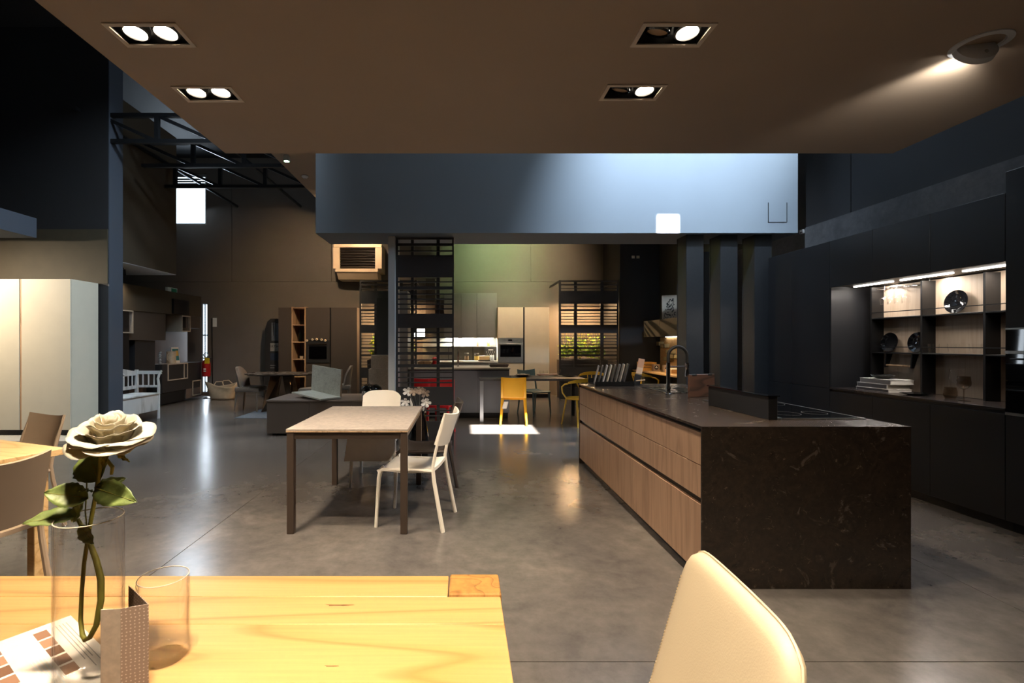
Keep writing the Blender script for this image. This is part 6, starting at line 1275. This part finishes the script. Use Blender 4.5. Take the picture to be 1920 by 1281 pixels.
# ================================================================ STUDY ALCOVE
t = thing('study_desk', 'long pale oak study desk along the alcove wall', 'desk', (4.27, 9.9, 0)); o = t.location
MB(o).box(3.95, 4.595, 8.3, 11.2, 0.722, 0.75, 0.002).build('desktop', M['oak_pale'], t); MB(o).box(3.98, 4.595, 10.55, 11.2, 0.0, 0.72).build('pedestal', M['wall_green'], t); MB(o).box(3.98, 4.595, 8.3, 8.34, 0, 0.72).build('end_panel', M['wall_green'], t)
t = thing('overhead_cupboard', 'dark olive overhead cupboard above the study desk', 'cabinet', (4.35, 9.7, 1.5)); o = t.location
MB(o).box(4.12, 4.595, 8.3, 10.9, 1.50, 1.85).build('carcass', M['wall_green'], t)
for y0, y1 in ((8.3, 9.16), (9.165, 10.03), (10.035, 10.9)): MB(o).box(4.10, 4.12, y0, y1, 1.495, 1.85, 0.001).build('door', M['wall_green'], t)
MB(o).box(4.545, 4.565, 8.4, 10.8, 1.492, 1.50).build('light_bar', M['led'], t)
light('desk_led', 'AREA', (4.45, 9.6, 1.48), 17, (1.0, 0.76, 0.44), tgt=(4.56, 9.6, 0.9), size=0.05, size_y=2.3, parent=t)
tag(MB().box(4.575, 4.595, 8.3, 11.15, 0.752, 1.49).build('pegboard', M['oak_pale']), 'lit pale oak peg panel behind the study desk', 'panel')
for k, (y, z, s_) in enumerate(((10.75, 1.25, 0.10), (10.45, 1.12, 0.11), (10.55, 0.97, 0.12), (10.28, 1.03, 0.10), (11.0, 1.30, 0.07))):
    lb = ['grey felt peg box at the upper left of the peg panel', 'grey felt peg box at the right of the peg panel', 'low grey felt peg box just above the desk', 'small grey felt peg box behind the tap arch', 'tiny cream peg box at the left end of the peg panel'][k]
    t = thing('peg_box', lb, 'box', (4.52, y, z)); o = t.location; mt = plain('felt_grey', S(140, 128, 96), 0.9, bump=0.3)
    MB(o).box(4.45, 4.575, y - s_, y + s_, z, z + 0.012).box(4.45, 4.462, y - s_, y + s_, z, z + 0.09).box(4.45, 4.575, y - s_, y - s_ + 0.012, z, z + 0.09).box(4.45, 4.575, y + s_ - 0.012, y + s_, z, z + 0.09).build('box', mt, t); MB(o).box(4.46, 4.57, y - s_ + 0.013, y + s_ - 0.013, z + 0.012, z + 0.05).build('contents', M['paper'], t)
t = thing('wooden_crate', 'orange wooden crate with dark printed lines on the study desk', 'crate', (4.12, 10.9, 0.75)); o = t.location; x0, x1 = 3.985, 4.30; mt = plain('crate_pine', S(206, 150, 62), 0.6, var=0.2, scale=20)
for k in range(3): MB(o).box(x0, x1, 10.68, 10.692, 0.752 + k * 0.062, 0.810 + k * 0.062).build('board', mt, t)
MB(o).box(x0, x0 + 0.012, 10.692, 11.0, 0.75, 0.935).build('side', mt, t); MB(o).box(x1 - 0.012, x1, 10.692, 11.0, 0.75, 0.935).build('side', mt, t); MB(o).box(x0, x1, 11.0, 11.012, 0.75, 0.935).build('side', mt, t); MB(o).box(x0 + 0.012, x1 - 0.012, 10.692, 11.0, 0.75, 0.76).build('bottom', mt, t)
for z, xa, xb in ((0.885, 0.03, 0.20), (0.85, 0.06, 0.20), (0.815, 0.03, 0.19)): MB(o).box(x0 + xa, x0 + xb, 10.677, 10.68, z, z + 0.014).build('print_line', M['dark_print'], t)
for x, y, lb in ((4.25, 10.60, 'small grey box with round emblem in front of the crate'), (4.33, 10.22, 'small grey box with round emblem farther right on the desk')):
    t = thing('emblem_box', lb, 'box', (x, y, 0.75)); o = t.location; MB(o).box(x - 0.07, x + 0.07, y - 0.05, y + 0.05, 0.75, 0.895, 0.002).build('carton', plain('grey_carton', S(150, 128, 112), 0.7), t)
    MB(o).lathe([(0, 0.002), (0.045, 0.002), (0.045, 0), (0, 0)], (x - 0.005, y - 0.05, 0.825), 24, Euler((R(90), 0, 0))).build('emblem', M['dark_print'], t)
    MB(o).lathe([(0, 0.003), (0.012, 0.003), (0.012, 0), (0, 0)], (x - 0.005, y - 0.05, 0.84), 12, Euler((R(90), 0, 0))).build('emblem_dot', M['white_print'], t)
    MB(o).box(x - 0.035, x + 0.025, y - 0.0535, y - 0.05, 0.816, 0.826).build('emblem_bar', M['white_print'], t)
t = thing('desk_tray', 'pale paper tray at the right of the study desk', 'tray', (4.30, 9.75, 0.75)); o = t.location
MB(o).box(4.16, 4.44, 9.6, 9.9, 0.75, 0.83, 0.004).build('tray', M['oak_pale'], t); MB(o).box(4.18, 4.42, 9.62, 9.88, 0.8305, 0.845).build('papers', M['paper'], t)
# canvas print leaning above
t = thing('leaf_canvas', 'white canvas with black leafy print standing on the overhead cupboard', 'canvas print', (4.38, 10.2, 1.85), R(-18)); 
MB().obox((0, 0, 0.26), (0.30, 0.035, 0.52), (R(-7), 0, 0), 0.002).build('canvas', plain('white_canvas', S(196, 186, 170), 0.8), t)
lfm = MB(); rd = random.Random(11)
for k in range(95):
    a = rd.uniform(0, 1); zz = 0.02 + 0.42 * a; w_ = 0.12 * (1 - 0.55 * a) ; x = rd.uniform(-w_, w_) + 0.02 * a; yy = -0.0195 + (zz - 0.26) * math.tan(R(7)) * 1.0
    ang = rd.uniform(0, math.pi); dx, dz = 0.019 * math.cos(ang), 0.019 * math.sin(ang)
    lfm.hexa([(x - dx, yy - 0.001, zz - dz), (x + dz * 0.5, yy - 0.001, zz - dx * 0.5), (x + dz * 0.5, yy, zz - dx * 0.5), (x - dx, yy, zz - dz), (x - dz * 0.5, yy - 0.001, zz + dx * 0.5), (x + dx, yy - 0.001, zz + dz), (x + dx, yy, zz + dz), (x - dz * 0.5, yy, zz + dx * 0.5)])
tag(lfm.build('leaf_print', M['dark_print'], t), kind='stuff')
